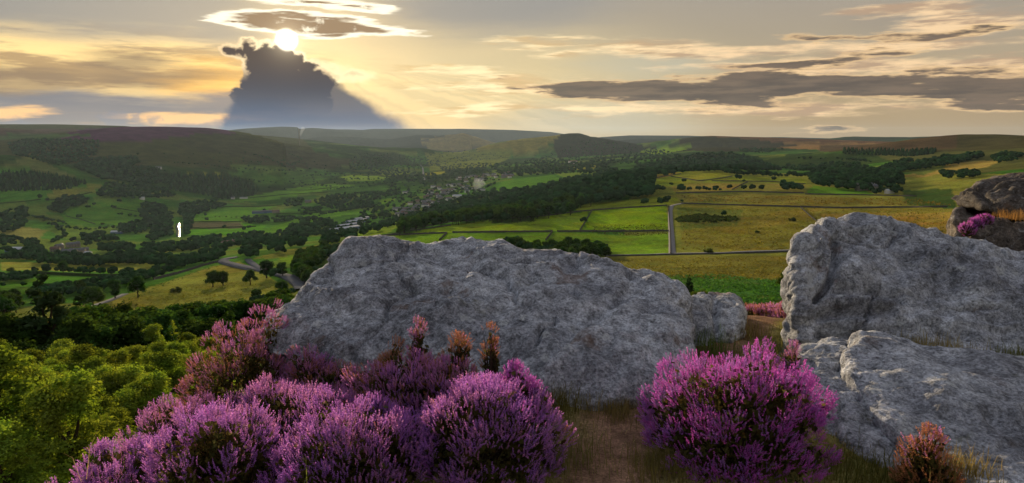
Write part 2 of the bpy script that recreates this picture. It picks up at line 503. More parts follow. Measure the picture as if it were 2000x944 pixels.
def terrain(az, r):
    """height of the ground for azimuth and distance"""
    x, y = r * np.sin(az), r * np.cos(az)
    lr = np.log(r)
    zf = CAMZ - base_tan(az, lr) * r
    re = np.interp(az, _eaz, _ern)                      # beyond the last known point the valley floor runs on level
    ze = CAMZ - base_tan(az, np.log(np.minimum(r, re))) * np.minimum(r, re)
    zf = np.where(r > re, ze + (-235.0 - ze) * smooth(r, re, re * 1.5), zf)
    P2 = np.stack([x, y], -1)
    rel = np.clip(r / 400.0, 0, 1)
    zf = zf + fbm(P2 / 900.0, 4, 11) * 10 * np.clip((r - 500) / 2500, 0, 1) + fbm(P2 / 45.0, 4, 12) * 0.9 * rel + fbm(P2 / 220.0, 3, 13) * 3.0 * np.clip((r - 250) / 800, 0, 1)
    far = r > 1500
    xf, yf, rf = x[far], y[far], r[far]
    z2 = zf[far]
    for (pts, sf, sb, w) in _H:
        best = np.full(len(xf), 1e18); zc = np.zeros(len(xf)); rc = np.zeros(len(xf))
        for i in range(len(pts) - 1):
            a, b = pts[i], pts[i + 1]
            ab = b[:2] - a[:2]
            t = np.clip(((xf - a[0]) * ab[0] + (yf - a[1]) * ab[1]) / (ab @ ab), 0, 1)
            qx, qy = a[0] + t * ab[0], a[1] + t * ab[1]
            d2 = (xf - qx) ** 2 + (yf - qy) ** 2
            m = d2 < best
            best = np.where(m, d2, best)
            zc = np.where(m, a[2] + t * (b[2] - a[2]), zc)
            rc = np.where(m, np.hypot(qx, qy), rc)
        d = np.sqrt(best)
        s = np.where(rf < rc, sf, sb)
        rough = fbm(np.stack([xf, yf], -1) / (w * 3.0 + 150), 4, 31)
        zh = zc - s * (np.sqrt(d * d + w * w) - w) * (1 + 0.35 * rough * np.clip(d / (2 * w), 0, 1))
        k = 14.0
        hgt = np.clip(0.5 + 0.5 * (zh - z2) / k, 0, 1)
        z2 = z2 * (1 - hgt) + zh * hgt + k * hgt * (1 - hgt)
    zf[far] = z2
    nz = near_z(x, y)
    wgt = smooth(lr, math.log(7.5), math.log(20.0))
    return nz * (1 - wgt) + zf * wgt


_front = np.linspace(math.radians(-44), math.radians(44), 561)
_back = np.linspace(math.radians(44), math.radians(316), 41)[1:-1]
AZ = np.concatenate([_front, _back])
R = np.concatenate([np.linspace(1.2, 10.8, 70), np.exp(np.linspace(math.log(11.0), math.log(16000.0), 370))])
GA, GR = np.meshgrid(AZ, R, indexing='ij')
_ga = np.where(GA > math.pi, GA - 2 * math.pi, GA)
GZ = terrain(_ga, GR)
# pixel of every vertex (for laying out the land cover)
_nf = len(_front)


def height(x, y):
    """bilinear height of the terrain mesh (front sector)"""
    az = np.arctan2(x, y); r = np.hypot(x, y)
    fi = np.clip((az - _front[0]) / (_front[1] - _front[0]), 0, _nf - 1.001)
    i = fi.astype(int); fi = fi - i
    j = np.clip(np.searchsorted(R, r) - 1, 0, len(R) - 2)
    fj = np.clip((r - R[j]) / (R[j + 1] - R[j]), 0, 1)
    return (GZ[i, j] * (1 - fi) + GZ[i + 1, j] * fi) * (1 - fj) + (GZ[i, j + 1] * (1 - fi) + GZ[i + 1, j + 1] * fi) * fj


def cast(px, py, rmin=14.0):
    """where pixels meet the ground: x, y, z, r (nan where they meet the sky)"""
    px = np.atleast_1d(np.asarray(px, float)); py = np.atleast_1d(np.asarray(py, float))
    az, t = to_tan(px, py)
    out = np.full((len(px), 4), np.nan)
    j0 = int(np.searchsorted(R, rmin))
    Rs = R[j0:]
    for s in range(0, len(px), 2000):
        a = az[s:s + 2000]; tt = t[s:s + 2000]
        fi = np.clip((a - _front[0]) / (_front[1] - _front[0]), 0, _nf - 1.001)
        i = fi.astype(int); fi = (fi - i)[:, None]
        prof = GZ[i][:, j0:] * (1 - fi) + GZ[i + 1][:, j0:] * fi
        diff = prof - (CAMZ - tt[:, None] * Rs[None])
        hit = diff >= 0
        any_ = hit.any(1)
        k = hit.argmax(1)
        k0 = np.maximum(k - 1, 0)
        ii = np.arange(len(a))
        d0, d1 = diff[ii, k0], diff[ii, k]
        f = np.where(k > 0, np.clip(-d0 / np.where(d1 - d0 == 0, 1, d1 - d0), 0, 1), 0)
        r = Rs[k0] + f * (Rs[k] - Rs[k0])
        res = np.stack([r * np.sin(a), r * np.cos(a), CAMZ - tt * r, r], -1)
        res[~any_] = np.nan
        out[s:s + 2000] = res
    return out


def project(x, y, z):
    cp, sp = math.cos(PITCH), math.sin(PITCH)
    dz = z - CAMZ
    fwd = y * cp - dz * sp
    upv = y * sp + dz * cp
    fwd = np.where(fwd > 0.05, fwd, 0.05)
    return CX + F * x / fwd, CY - F * upv / fwd


def inpoly(px, py, poly):
    poly = np.asarray(poly, float)
    inside = np.zeros(np.shape(px), bool)
    n = len(poly)
    for i in range(n):
        x1, y1 = poly[i]; x2, y2 = poly[(i + 1) % n]
        if y1 == y2: continue
        c = ((y1 > py) != (y2 > py)) & (px < (x2 - x1) * (py - y1) / (y2 - y1) + x1)
        inside ^= c
    return inside


# ------------------------------------------------------------------ materials
def new_mat(name):
    m = bpy.data.materials.new(name)
    m.use_nodes = True
    m.node_tree.nodes.clear()
    g = NG(m.node_tree)
    out = g.n('ShaderNodeOutputMaterial')
    return m, g, out


def simple_mat(name, col, rough=0.8, var=0.15, scale=3.0, bump=0.0):
    m, g, out = new_mat(name)
    tc = g.n('ShaderNodeTexCoord').outputs['Object']
    nz = g.noise(tc, scale, 5, 0.6)
    c = g.mix(g.ss(nz, 0.3, 0.7), tuple(v * (1 - var) for v in col), tuple(v * (1 + var) for v in col))
    if rough >= 0.8:
        b = g.n('ShaderNodeBsdfDiffuse')
        g.put(b.inputs['Color'], c)
    else:
        b = g.n('ShaderNodeBsdfPrincipled')
        g.put(b.inputs['Base Color'], c)
        b.inputs['Roughness'].default_value = rough
        b.inputs['Specular IOR Level'].default_value = 0.25
    if bump:
        bp = g.n('ShaderNodeBump')
        bp.inputs['Strength'].default_value = bump
        g.put(bp.inputs['Height'], nz)
        g.t.links.new(bp.outputs[0], b.inputs['Normal'])
    g.t.links.new(b.outputs[0], out.inputs[0])
    return m


def ground_material():
    m, g, out = new_mat('ground')
    at = g.n('ShaderNodeAttribute', attribute_name='Col').outputs['Color']
    tc = g.n('ShaderNodeTexCoord').outputs['Object']
    n1 = g.noise(tc, 0.018, 5, 0.6)
    n2 = g.noise(tc, 0.35, 5, 0.65)
    n3 = g.noise(tc, 9.0, 4, 0.65)
    n4 = g.noise(tc, 70.0, 4, 0.7)
    f = g.m('MULTIPLY', g.ss(n1, 0.3, 0.7, 0.78, 1.25), g.ss(n2, 0.25, 0.75, 0.66, 1.36))
    f = g.m('MULTIPLY', f, g.m('MULTIPLY', g.ss(n3, 0.25, 0.75, 0.6, 1.4), g.ss(n4, 0.25, 0.75, 0.5, 1.5)))
    c = g.v('SCALE', at, f)
    hs = g.n('ShaderNodeHueSaturation')
    g.put(hs.inputs['Color'], c)
    g.put(hs.inputs['Hue'], g.ss(g.noise(tc, 0.06, 4, 0.6), 0.3, 0.7, 0.488, 0.512))
    b = g.n('ShaderNodeBsdfDiffuse')
    g.put(b.inputs['Color'], hs.outputs[0])
    bp = g.n('ShaderNodeBump')
    bp.inputs['Strength'].default_value = 0.9
    bp.inputs['Distance'].default_value = 0.25
    g.put(bp.inputs['Height'], g.m('ADD', n2, g.m('ADD', g.m('MULTIPLY', n3, 0.10), g.m('MULTIPLY', n4, 0.03))))
    g.t.links.new(bp.outputs[0], b.inputs['Normal'])
    g.t.links.new(b.outputs[0], out.inputs[0])
    return m


M_ground = ground_material()

# ------------------------------------------------------------------ land cover: colour of each patch of ground
GREEN = (0.060, 0.160, 0.018)
LIME = (0.17, 0.28, 0.012)
OLIVE = (0.19, 0.20, 0.035)
GOLD = (0.30, 0.22, 0.05)
DKGRN = (0.045, 0.085, 0.020)
MOOR = (0.085, 0.055, 0.035)
PURP = (0.085, 0.030, 0.062)
BRACK = (0.055, 0.14, 0.03)
HILLG = (0.058, 0.062, 0.018)  # hillside green, darkened to paint in its backlit shade
COVER = [   # polygons in photo pixels, distance range, colour
    ([(-50, 240), (560, 240), (620, 300), (420, 330), (-50, 310)], 3000, 8000, HILLG),
    ([(50, 276), (230, 240), (400, 242), (470, 262), (430, 268), (330, 270), (250, 280), (150, 273)], 3000, 6000, PURP),
    ([(-50, 240), (150, 240), (150, 258), (60, 262), (-50, 262)], 3000, 6000, MOOR),
    ([(-50, 262), (190, 262), (100, 272), (-50, 275)], 3000, 6000, (0.06, 0.11, 0.025)),
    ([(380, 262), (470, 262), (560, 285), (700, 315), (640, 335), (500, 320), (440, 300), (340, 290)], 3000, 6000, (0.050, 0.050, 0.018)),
    ([(0, 330), (60, 300), (110, 330), (150, 345), (60, 345), (0, 340)], 2000, 4000, (0.10, 0.12, 0.03)),
    ([(-20, 325), (60, 330), (60, 338), (-20, 340)], 2000, 4000, GREEN),
    # far middle: hills, evening light on some flanks painted into the colour
    ([(820, 275), (905, 256), (940, 262), (1000, 290), (840, 296)], 7000, 10000, (0.17, 0.13, 0.04)),
    ([(930, 290), (1000, 272), (1105, 258), (1120, 262), (1080, 275), (1060, 292), (980, 305), (920, 308)], 5000, 6800, (0.22, 0.19, 0.035)),
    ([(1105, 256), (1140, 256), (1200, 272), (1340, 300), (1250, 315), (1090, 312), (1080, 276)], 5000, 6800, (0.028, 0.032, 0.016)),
    ([(830, 300), (980, 290), (1010, 300), (960, 325), (840, 335)], 3500, 6500, (0.17, 0.20, 0.03)),
    ([(1350, 262), (1500, 264), (2000, 280), (2000, 296), (1780, 292), (1500, 282), (1400, 276), (1340, 285)], 3800, 6000, (0.15, 0.075, 0.035)),
    ([(1540, 276), (1900, 284), (1900, 294), (1640, 294), (1480, 288)], 3500, 6000, (0.25, 0.14, 0.045)),
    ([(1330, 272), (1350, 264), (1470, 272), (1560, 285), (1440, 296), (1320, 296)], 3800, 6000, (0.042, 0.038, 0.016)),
    ([(1250, 298), (1290, 288), (1360, 286), (1340, 294), (1280, 302)], 3000, 6000, LIME),
    ([(1480, 305), (1540, 300), (1600, 300), (1560, 312), (1600, 322), (1540, 318)], 2000, 6000, (0.16, 0.20, 0.025)),
    ([(1540, 300), (1800, 298), (1830, 320), (1700, 330), (1560, 335), (1480, 315)], 1900, 4500, (0.040, 0.068, 0.016)),  # green darkened to carry the shade of hill and cloud
    ([(1700, 295), (1760, 285), (1850, 262), (2010, 258), (2010, 300), (1850, 305), (1760, 300)], 1800, 3400, (0.070, 0.062, 0.022)),
    ([(1600, 258), (1870, 258), (1870, 296), (1600, 296)], 2300, 4300, (0.095, 0.062, 0.028)),
    ([(1700, 300), (1850, 296), (2010, 290), (2010, 345), (1900, 345), (1780, 330)], 1100, 2600, (0.095, 0.10, 0.028)),
    # right plateau
    ([(1230, 500), (1210, 400), (1330, 330), (1600, 340), (2060, 340), (2060, 520), (1600, 500)], 250, 1700, OLIVE),
    ([(1330, 400), (1550, 395), (1880, 405), (1860, 470), (1560, 495), (1330, 480)], 250, 1100, (0.20, 0.185, 0.03)),
    ([(1320, 405), (1450, 410), (1440, 440), (1330, 450)], 250, 1100, (0.12, 0.15, 0.028)),
    ([(1600, 418), (1900, 415), (1880, 470), (1650, 470)], 250, 1100, (0.29, 0.21, 0.04)),
    ([(1320, 380), (1560, 380), (1800, 395), (1700, 410), (1500, 396), (1330, 394)], 600, 1300, (0.20, 0.18, 0.035)),
    ([(1760, 372), (1860, 368), (1870, 410), (1770, 400)], 500, 1300, DKGRN),
    ([(1210, 352), (1320, 336), (1330, 342), (1240, 356)], 700, 1800, GOLD),
    ([(1300, 348), (1330, 336), (1420, 338), (1430, 344), (1360, 352)], 700, 1800, (0.25, 0.26, 0.03)),
    ([(1370, 352), (1440, 344), (1580, 348), (1570, 358), (1480, 354), (1390, 358)], 700, 1800, (0.22, 0.25, 0.025)),
    ([(1240, 358), (1310, 344), (1340, 350), (1360, 356), (1310, 364), (1280, 362)], 700, 1800, (0.20, 0.25, 0.025)),
    ([(1310, 366), (1370, 358), (1450, 358), (1440, 372), (1320, 376)], 700, 1800, (0.25, 0.20, 0.04)),
    ([(1450, 372), (1470, 358), (1570, 358), (1570, 376), (1450, 375)], 700, 1800, (0.22, 0.20, 0.04)),
    ([(1573, 378), (1586, 362), (1690, 372), (1710, 381)], 600, 1500, (0.11, 0.24, 0.02)),
    ([(1760, 345), (1860, 318), (1960, 312), (1930, 326), (1800, 345)], 800, 2200, GOLD),
    ([(1760, 335), (1830, 322), (1850, 326), (1800, 342)], 800, 2200, (0.12, 0.15, 0.03)),
    # centre fields
    ([(1123, 412), (1140, 398), (1290, 384), (1330, 390), (1305, 402), (1140, 414)], 500, 1400, (0.21, 0.25, 0.022)),
    ([(1140, 450), (1155, 412), (1303, 402), (1305, 450)], 350, 1000, LIME),
    ([(1150, 460), (1310, 455), (1310, 498), (1190, 498)], 300, 900, (0.15, 0.26, 0.02)),
    ([(750, 466), (870, 440), (1000, 425), (1150, 414), (1138, 450), (870, 455), (830, 458)], 350, 1100, (0.19, 0.28, 0.02)),
    ([(640, 475), (750, 462), (870, 456), (1140, 452), (1190, 460), (1190, 500), (900, 510), (640, 500)], 300, 900, (0.12, 0.22, 0.02)),
    ([(490, 505), (560, 488), (700, 468), (760, 460), (740, 470), (640, 485), (540, 505)], 350, 1100, (0.18, 0.19, 0.035)),
    ([(545, 505), (620, 488), (590, 515), (560, 516)], 350, 1000, (0.15, 0.25, 0.02)),
    ([(960, 425), (1050, 420), (1040, 432), (960, 436)], 350, 1100, DKGRN),
    # bracken and moor below the edge
    ([(1180, 500), (1560, 500), (1560, 545), (1300, 540), (1180, 530)], 100, 500, (0.16, 0.15, 0.03)),
    ([(1280, 540), (1400, 535), (1560, 552), (1560, 585), (1350, 590), (1290, 575)], 60, 320, BRACK),
    ([(1280, 580), (1560, 575), (1560, 640), (1280, 640)], 14, 160, (0.085, 0.10, 0.025)),
    # left fields below
    ([(0, 655), (140, 628), (175, 600), (420, 520), (470, 512), (560, 560), (520, 590), (300, 620), (140, 640), (20, 662)], 250, 800, OLIVE),
    ([(0, 690), (0, 662), (140, 632), (320, 615), (560, 590), (480, 600), (300, 640), (120, 680)], 150, 500, (0.14, 0.18, 0.03)),
    ([(0, 640), (40, 632), (150, 610), (170, 600), (130, 640), (0, 660)], 250, 600, (0.24, 0.21, 0.045)),
    ([(0, 760), (0, 690), (100, 680), (300, 640), (480, 600), (560, 600), (560, 800), (0, 1000)], 14, 330, (0.06, 0.08, 0.02)),
    ([(0, 512), (120, 514), (300, 512), (300, 528), (150, 530), (0, 528)], 500, 1200, (0.19, 0.21, 0.035)),
    ([(0, 528), (150, 532), (280, 530), (200, 545), (0, 562)], 400, 1200, GREEN),
    # valley
    ([(-10, 452), (30, 442), (95, 450), (80, 468), (20, 468)], 1200, 2500, (0.20, 0.20, 0.05)),
    ([(95, 450), (110, 440), (235, 445), (230, 455), (150, 470), (120, 465)], 1200, 2500, (0.12, 0.19, 0.03)),
    ([(120, 438), (130, 410), (180, 396), (280, 390), (280, 440), (200, 438)], 1300, 2800, (0.085, 0.19, 0.02)),
    ([(0, 395), (0, 372), (100, 366), (90, 392)], 1800, 3500, (0.07, 0.18, 0.02)),
    ([(90, 392), (100, 375), (130, 366), (210, 362), (180, 376), (120, 392)], 1800, 3500, (0.20, 0.20, 0.035)),
    ([(366, 438), (470, 436), (520, 440), (500, 462), (400, 458), (366, 462)], 1300, 2500, (0.085, 0.235, 0.015)),
    ([(366, 438), (370, 436), (470, 434), (475, 446), (400, 448), (366, 450)], 1300, 2600, (0.10, 0.095, 0.045)),
    ([(375, 432), (380, 412), (440, 405), (540, 402), (500, 420), (470, 432)], 1500, 3000, (0.09, 0.21, 0.02)),
    ([(480, 384), (620, 360), (700, 362), (640, 372), (520, 392), (440, 396)], 1800, 4000, (0.10, 0.22, 0.02)),
    ([(500, 455), (600, 420), (700, 408), (720, 412), (640, 428), (560, 456)], 1300, 2600, (0.095, 0.22, 0.018)),
    ([(440, 342), (480, 326), (600, 334), (640, 350), (600, 362), (520, 360)], 2200, 4500, (0.065, 0.145, 0.02)),
    ([(365, 342), (430, 340), (440, 344), (380, 346)], 2200, 4500, (0.22, 0.24, 0.03)),
    ([(430, 318), (520, 322), (600, 330), (560, 336), (470, 332)], 2200, 4800, (0.09, 0.15, 0.025)),
    ([(660, 345), (690, 342), (760, 345), (740, 352), (680, 354)], 2500, 4500, (0.16, 0.26, 0.025)),
    ([(740, 338), (800, 334), (800, 340), (750, 344)], 2500, 4800, (0.15, 0.22, 0.025)),
    ([(830, 338), (868, 334), (868, 340), (832, 342)], 2500, 4800, (0.30, 0.30, 0.03)),
    ([(740, 392), (770, 386), (770, 392), (745, 398)], 1800, 3200, (0.13, 0.24, 0.02)),
    ([(960, 372), (985, 352), (1080, 342), (1100, 352), (1020, 366), (970, 374)], 1300, 3200, (0.08, 0.19, 0.02)),
    ([(1085, 340), (1160, 334), (1170, 342), (1110, 350)], 1300, 3500, (0.14, 0.21, 0.03)),
    ([(1100, 326), (1160, 322), (1180, 330), (1120, 332)], 2000, 5000, (0.25, 0.26, 0.03)),
    ([(660, 470), (700, 455), (760, 432), (790, 432), (760, 455), (690, 472)], 500, 1700, (0.16, 0.24, 0.025)),
]


def land_colour():
    x, y, z = GR * np.sin(GA), GR * np.cos(GA), GZ
    px, py = project(x, y, z)
    front = np.zeros_like(px, bool); front[:_nf] = True
    P2 = np.stack([x, y], -1)
    # patchwork of small fields: jittered cells
    cell = 170.0
    wq = P2 + 30 * np.stack([fbm(P2 / 260, 2, 51), fbm(P2 / 260, 2, 52)], -1)
    ci = np.floor(wq / np.array([cell, cell * 0.7]))
    hv = _hash(ci[..., 0], ci[..., 1], ci[..., 1] * 0, 5)
    hv2 = _hash(ci[..., 0], ci[..., 1], ci[..., 1] * 0, 9)
    base = np.array([0.055, 0.140, 0.020]) * (0.75 + 0.55 * hv)[..., None]
    base = base * (1 - 0.45 * (hv2 > 0.72)[..., None]) + np.array([0.19, 0.20, 0.04]) * 0.45 * (hv2 > 0.72)[..., None]
    near = (GR < 420)[..., None]
    base = np.where(near, np.array([0.12, 0.14, 0.03]), base)
    wooded = smooth(GR, 2300, 3000)[..., None] * smooth(fbm(P2 / 300.0, 4, 62), -0.25, 0.15)[..., None] * 0.85  # woods, plus hill and cloud shade painted into the same dark colour
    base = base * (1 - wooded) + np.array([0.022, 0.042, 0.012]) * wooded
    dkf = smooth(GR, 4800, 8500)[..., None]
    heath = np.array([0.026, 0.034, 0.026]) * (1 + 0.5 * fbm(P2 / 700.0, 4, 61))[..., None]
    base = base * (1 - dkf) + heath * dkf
    wob = 2.2 * fbm(P2 / (GR[..., None] * 0.05 + 2), 3, 71)
    for (poly, r0, r1, c) in COVER:
        m = inpoly(px + wob * 1.5, py + wob * 0.6, poly) & front & (GR > r0) & (GR < r1)
        base[m] = np.array(c)
    # worn grass, dry grass and soil patches on the pastures and moor
    dry = smooth(fbm(P2 / 38.0, 5, 81), 0.10, 0.5)[..., None] * ((GR > 60) & (GR < 1300))[..., None] * 0.45
    base = base * (1 - dry) + base * np.array([1.35, 0.95, 1.0]) * dry
    rush = (smooth(fbm(P2 / 16.0, 4, 82), 0.15, 0.45) * 0.55 + smooth(fbm(P2 / 60.0, 4, 84), 0.15, 0.5) * 0.4)[..., None] * ((GR > 60) & (GR < 1000))[..., None] * 0.75
    base = base * (1 - rush) + np.array([0.07, 0.085, 0.02]) * rush
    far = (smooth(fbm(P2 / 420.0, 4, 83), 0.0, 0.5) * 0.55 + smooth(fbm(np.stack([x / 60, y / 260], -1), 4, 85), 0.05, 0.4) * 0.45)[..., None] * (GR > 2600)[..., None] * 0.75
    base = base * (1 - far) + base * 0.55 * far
    # the ground by the rocks: turf, bare brown path
    nearm = smooth(GR, 20, 11)[..., None]
    g1 = fbm(P2 * 1.7, 4, 91)[..., None]
    turf = np.array([0.21, 0.20, 0.065]) * (1 + 0.35 * g1) + np.array([0.04, 0.025, 0.01]) * np.clip(g1, 0, 1)
    path_x = np.interp(y, [0, 3.0, 3.8, 4.6, 5.4, 6.5, 8.0, 11], [0.25, 0.42, 0.62, 0.95, 1.55, 2.25, 2.9, 3.9])
    dp = np.abs(x - path_x) / np.interp(y, [0, 4, 6, 11], [0.42, 0.30, 0.32, 0.6])
    pm = smooth(dp + 0.45 * fbm(P2 * 3.5, 4, 92), 1.0, 0.45)[..., None]
    soil = np.array([0.25, 0.155, 0.095]) * (1 + 0.3 * fbm(P2 * 9, 3, 93)[..., None])
    nc = turf * (1 - pm) + soil * pm
    base = base * (1 - nearm) + nc * nearm
    return np.clip(base, 0.004, 1)


na, nr = GA.shape
idx = np.arange(na * nr).reshape(na, nr)
i2 = np.roll(idx, -1, axis=0)
quads = np.stack([idx[:, :-1], idx[:, 1:], i2[:, 1:], i2[:, :-1]], -1).reshape(-1, 4)
VT = np.stack([GR * np.sin(GA), GR * np.cos(GA), GZ], -1)
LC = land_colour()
vt = VT.reshape(-1, 3)
ctr = len(vt)
vt = np.vstack([vt, [[0, 0, GZ[:, 0].mean()]]])
tri = np.stack([idx[:, 0], i2[:, 0], np.full(na, ctr)], -1)
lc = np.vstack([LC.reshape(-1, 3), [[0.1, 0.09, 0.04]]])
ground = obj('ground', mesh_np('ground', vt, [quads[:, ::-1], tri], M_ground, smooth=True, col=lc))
tag(ground, 'rolling green valley ground with fields, moor and a bare path', kind='structure')

# ------------------------------------------------------------------ foliage
def leaf_material(name, base, hue=0.02, val=0.35, trans=0.35):
    m, g, out = new_mat(name)
    at = g.n('ShaderNodeAttribute', attribute_name='Col').outputs['Color']
    rnd = g.n('ShaderNodeObjectInfo').outputs['Random']
    c = g.v('MULTIPLY', at, base)
    hs = g.n('ShaderNodeHueSaturation')
    g.put(hs.inputs['Color'], c)
    g.put(hs.inputs['Hue'], g.ss(rnd, 0, 1, 0.5 - hue, 0.5 + hue, lin=True))
    g.put(hs.inputs['Value'], g.ss(g.m('FRACT', g.m('MULTIPLY', rnd, 7.31)), 0, 1, 1 - val, 1 + val, lin=True))
    d = g.n('ShaderNodeBsdfDiffuse'); g.put(d.inputs['Color'], hs.outputs[0])
    tr = g.n('ShaderNodeBsdfTranslucent')
    g.put(tr.inputs['Color'], g.v('MULTIPLY', hs.outputs[0], (1.5, 1.35, 0.6)))
    mx = g.n('ShaderNodeMixShader'); mx.inputs[0].default_value = trans
    g.t.links.new(d.outputs[0], mx.inputs[1]); g.t.links.new(tr.outputs[0], mx.inputs[2])
    g.t.links.new(mx.outputs[0], out.inputs[0])
    return m


M_leaf = leaf_material('broadleaf', (0.036, 0.078, 0.018))
M_leaf_far = leaf_material('woodland', (0.022, 0.055, 0.020), 0, 0, 0.2)
M_birch = leaf_material('birch_leaf', (0.17, 0.235, 0.034), 0.015, 0.3, 0.4)
M_needle = leaf_material('needles', (0.030, 0.052, 0.020), 0.01, 0.2, 0.15)
M_bush = leaf_material('shrub_leaf', (0.065, 0.095, 0.020), 0.02, 0.35, 0.3)
M_bark = simple_mat('bark', (0.055, 0.042, 0.032), 0.95, 0.3, 6.0)

_ICO_V = None


def ico():
    global _ICO_V
    if _ICO_V is None:
        p = (1 + 5 ** 0.5) / 2
        v = np.array([(-1, p, 0), (1, p, 0), (-1, -p, 0), (1, -p, 0), (0, -1, p), (0, 1, p), (0, -1, -p), (0, 1, -p), (p, 0, -1), (p, 0, 1), (-p, 0, -1), (-p, 0, 1)], float)
        v /= np.linalg.norm(v[0])
        f = np.array([(0, 11, 5), (0, 5, 1), (0, 1, 7), (0, 7, 10), (0, 10, 11), (1, 5, 9), (5, 11, 4), (11, 10, 2), (10, 7, 6), (7, 1, 8),
                      (3, 9, 4), (3, 4, 2), (3, 2, 6), (3, 6, 8), (3, 8, 9), (4, 9, 5), (2, 4, 11), (6, 2, 10), (8, 6, 7), (9, 8, 1)])
        _ICO_V = (v, f)
    return _ICO_V


def unit(v):
    return v / np.maximum(np.linalg.norm(v, axis=-1, keepdims=True), 1e-9)


def leaf_quads(P, N, size, rg):
    """one small quad per point P with normal near N"""
    n = len(P)
    N = unit(N + 0.75 * rg.normal(size=(n, 3)))
    T = unit(np.cross(N, rg.normal(size=(n, 3))))
    B = np.cross(N, T)
    s = size * rg.uniform(0.6, 1.4, (n, 1))
    V = np.stack([P + T * s, P + B * s * 0.62, P - T * s, P - B * s * 0.62], 1).reshape(-1, 3)
    return V, np.arange(n * 4).reshape(-1, 4)


def tube(pts, rad, sides=5):
    pts = np.asarray(pts, float); rad = np.asarray(rad, float)
    V = []; Fq = []
    for i, (p, r) in enumerate(zip(pts, rad)):
        d = unit(pts[min(i + 1, len(pts) - 1)] - pts[max(i - 1, 0)])
        a = unit(np.cross(d, [0.31, 0.9, 0.2])); b = np.cross(d, a)
        th = np.arange(sides) * 2 * math.pi / sides
        V.append(p + r * (np.cos(th)[:, None] * a + np.sin(th)[:, None] * b))
    for i in range(len(pts) - 1):
        for k in range(sides):
            k2 = (k + 1) % sides
            Fq.append((i * sides + k, i * sides + k2, (i + 1) * sides + k2, (i + 1) * sides + k))
    return np.concatenate(V), np.array(Fq)


def join(parts):
    V = []; Fs = []; n = 0
    for (v, f) in parts:
        V.append(v); Fs.append(np.asarray(f) + n); n += len(v)
    return np.concatenate(V), Fs


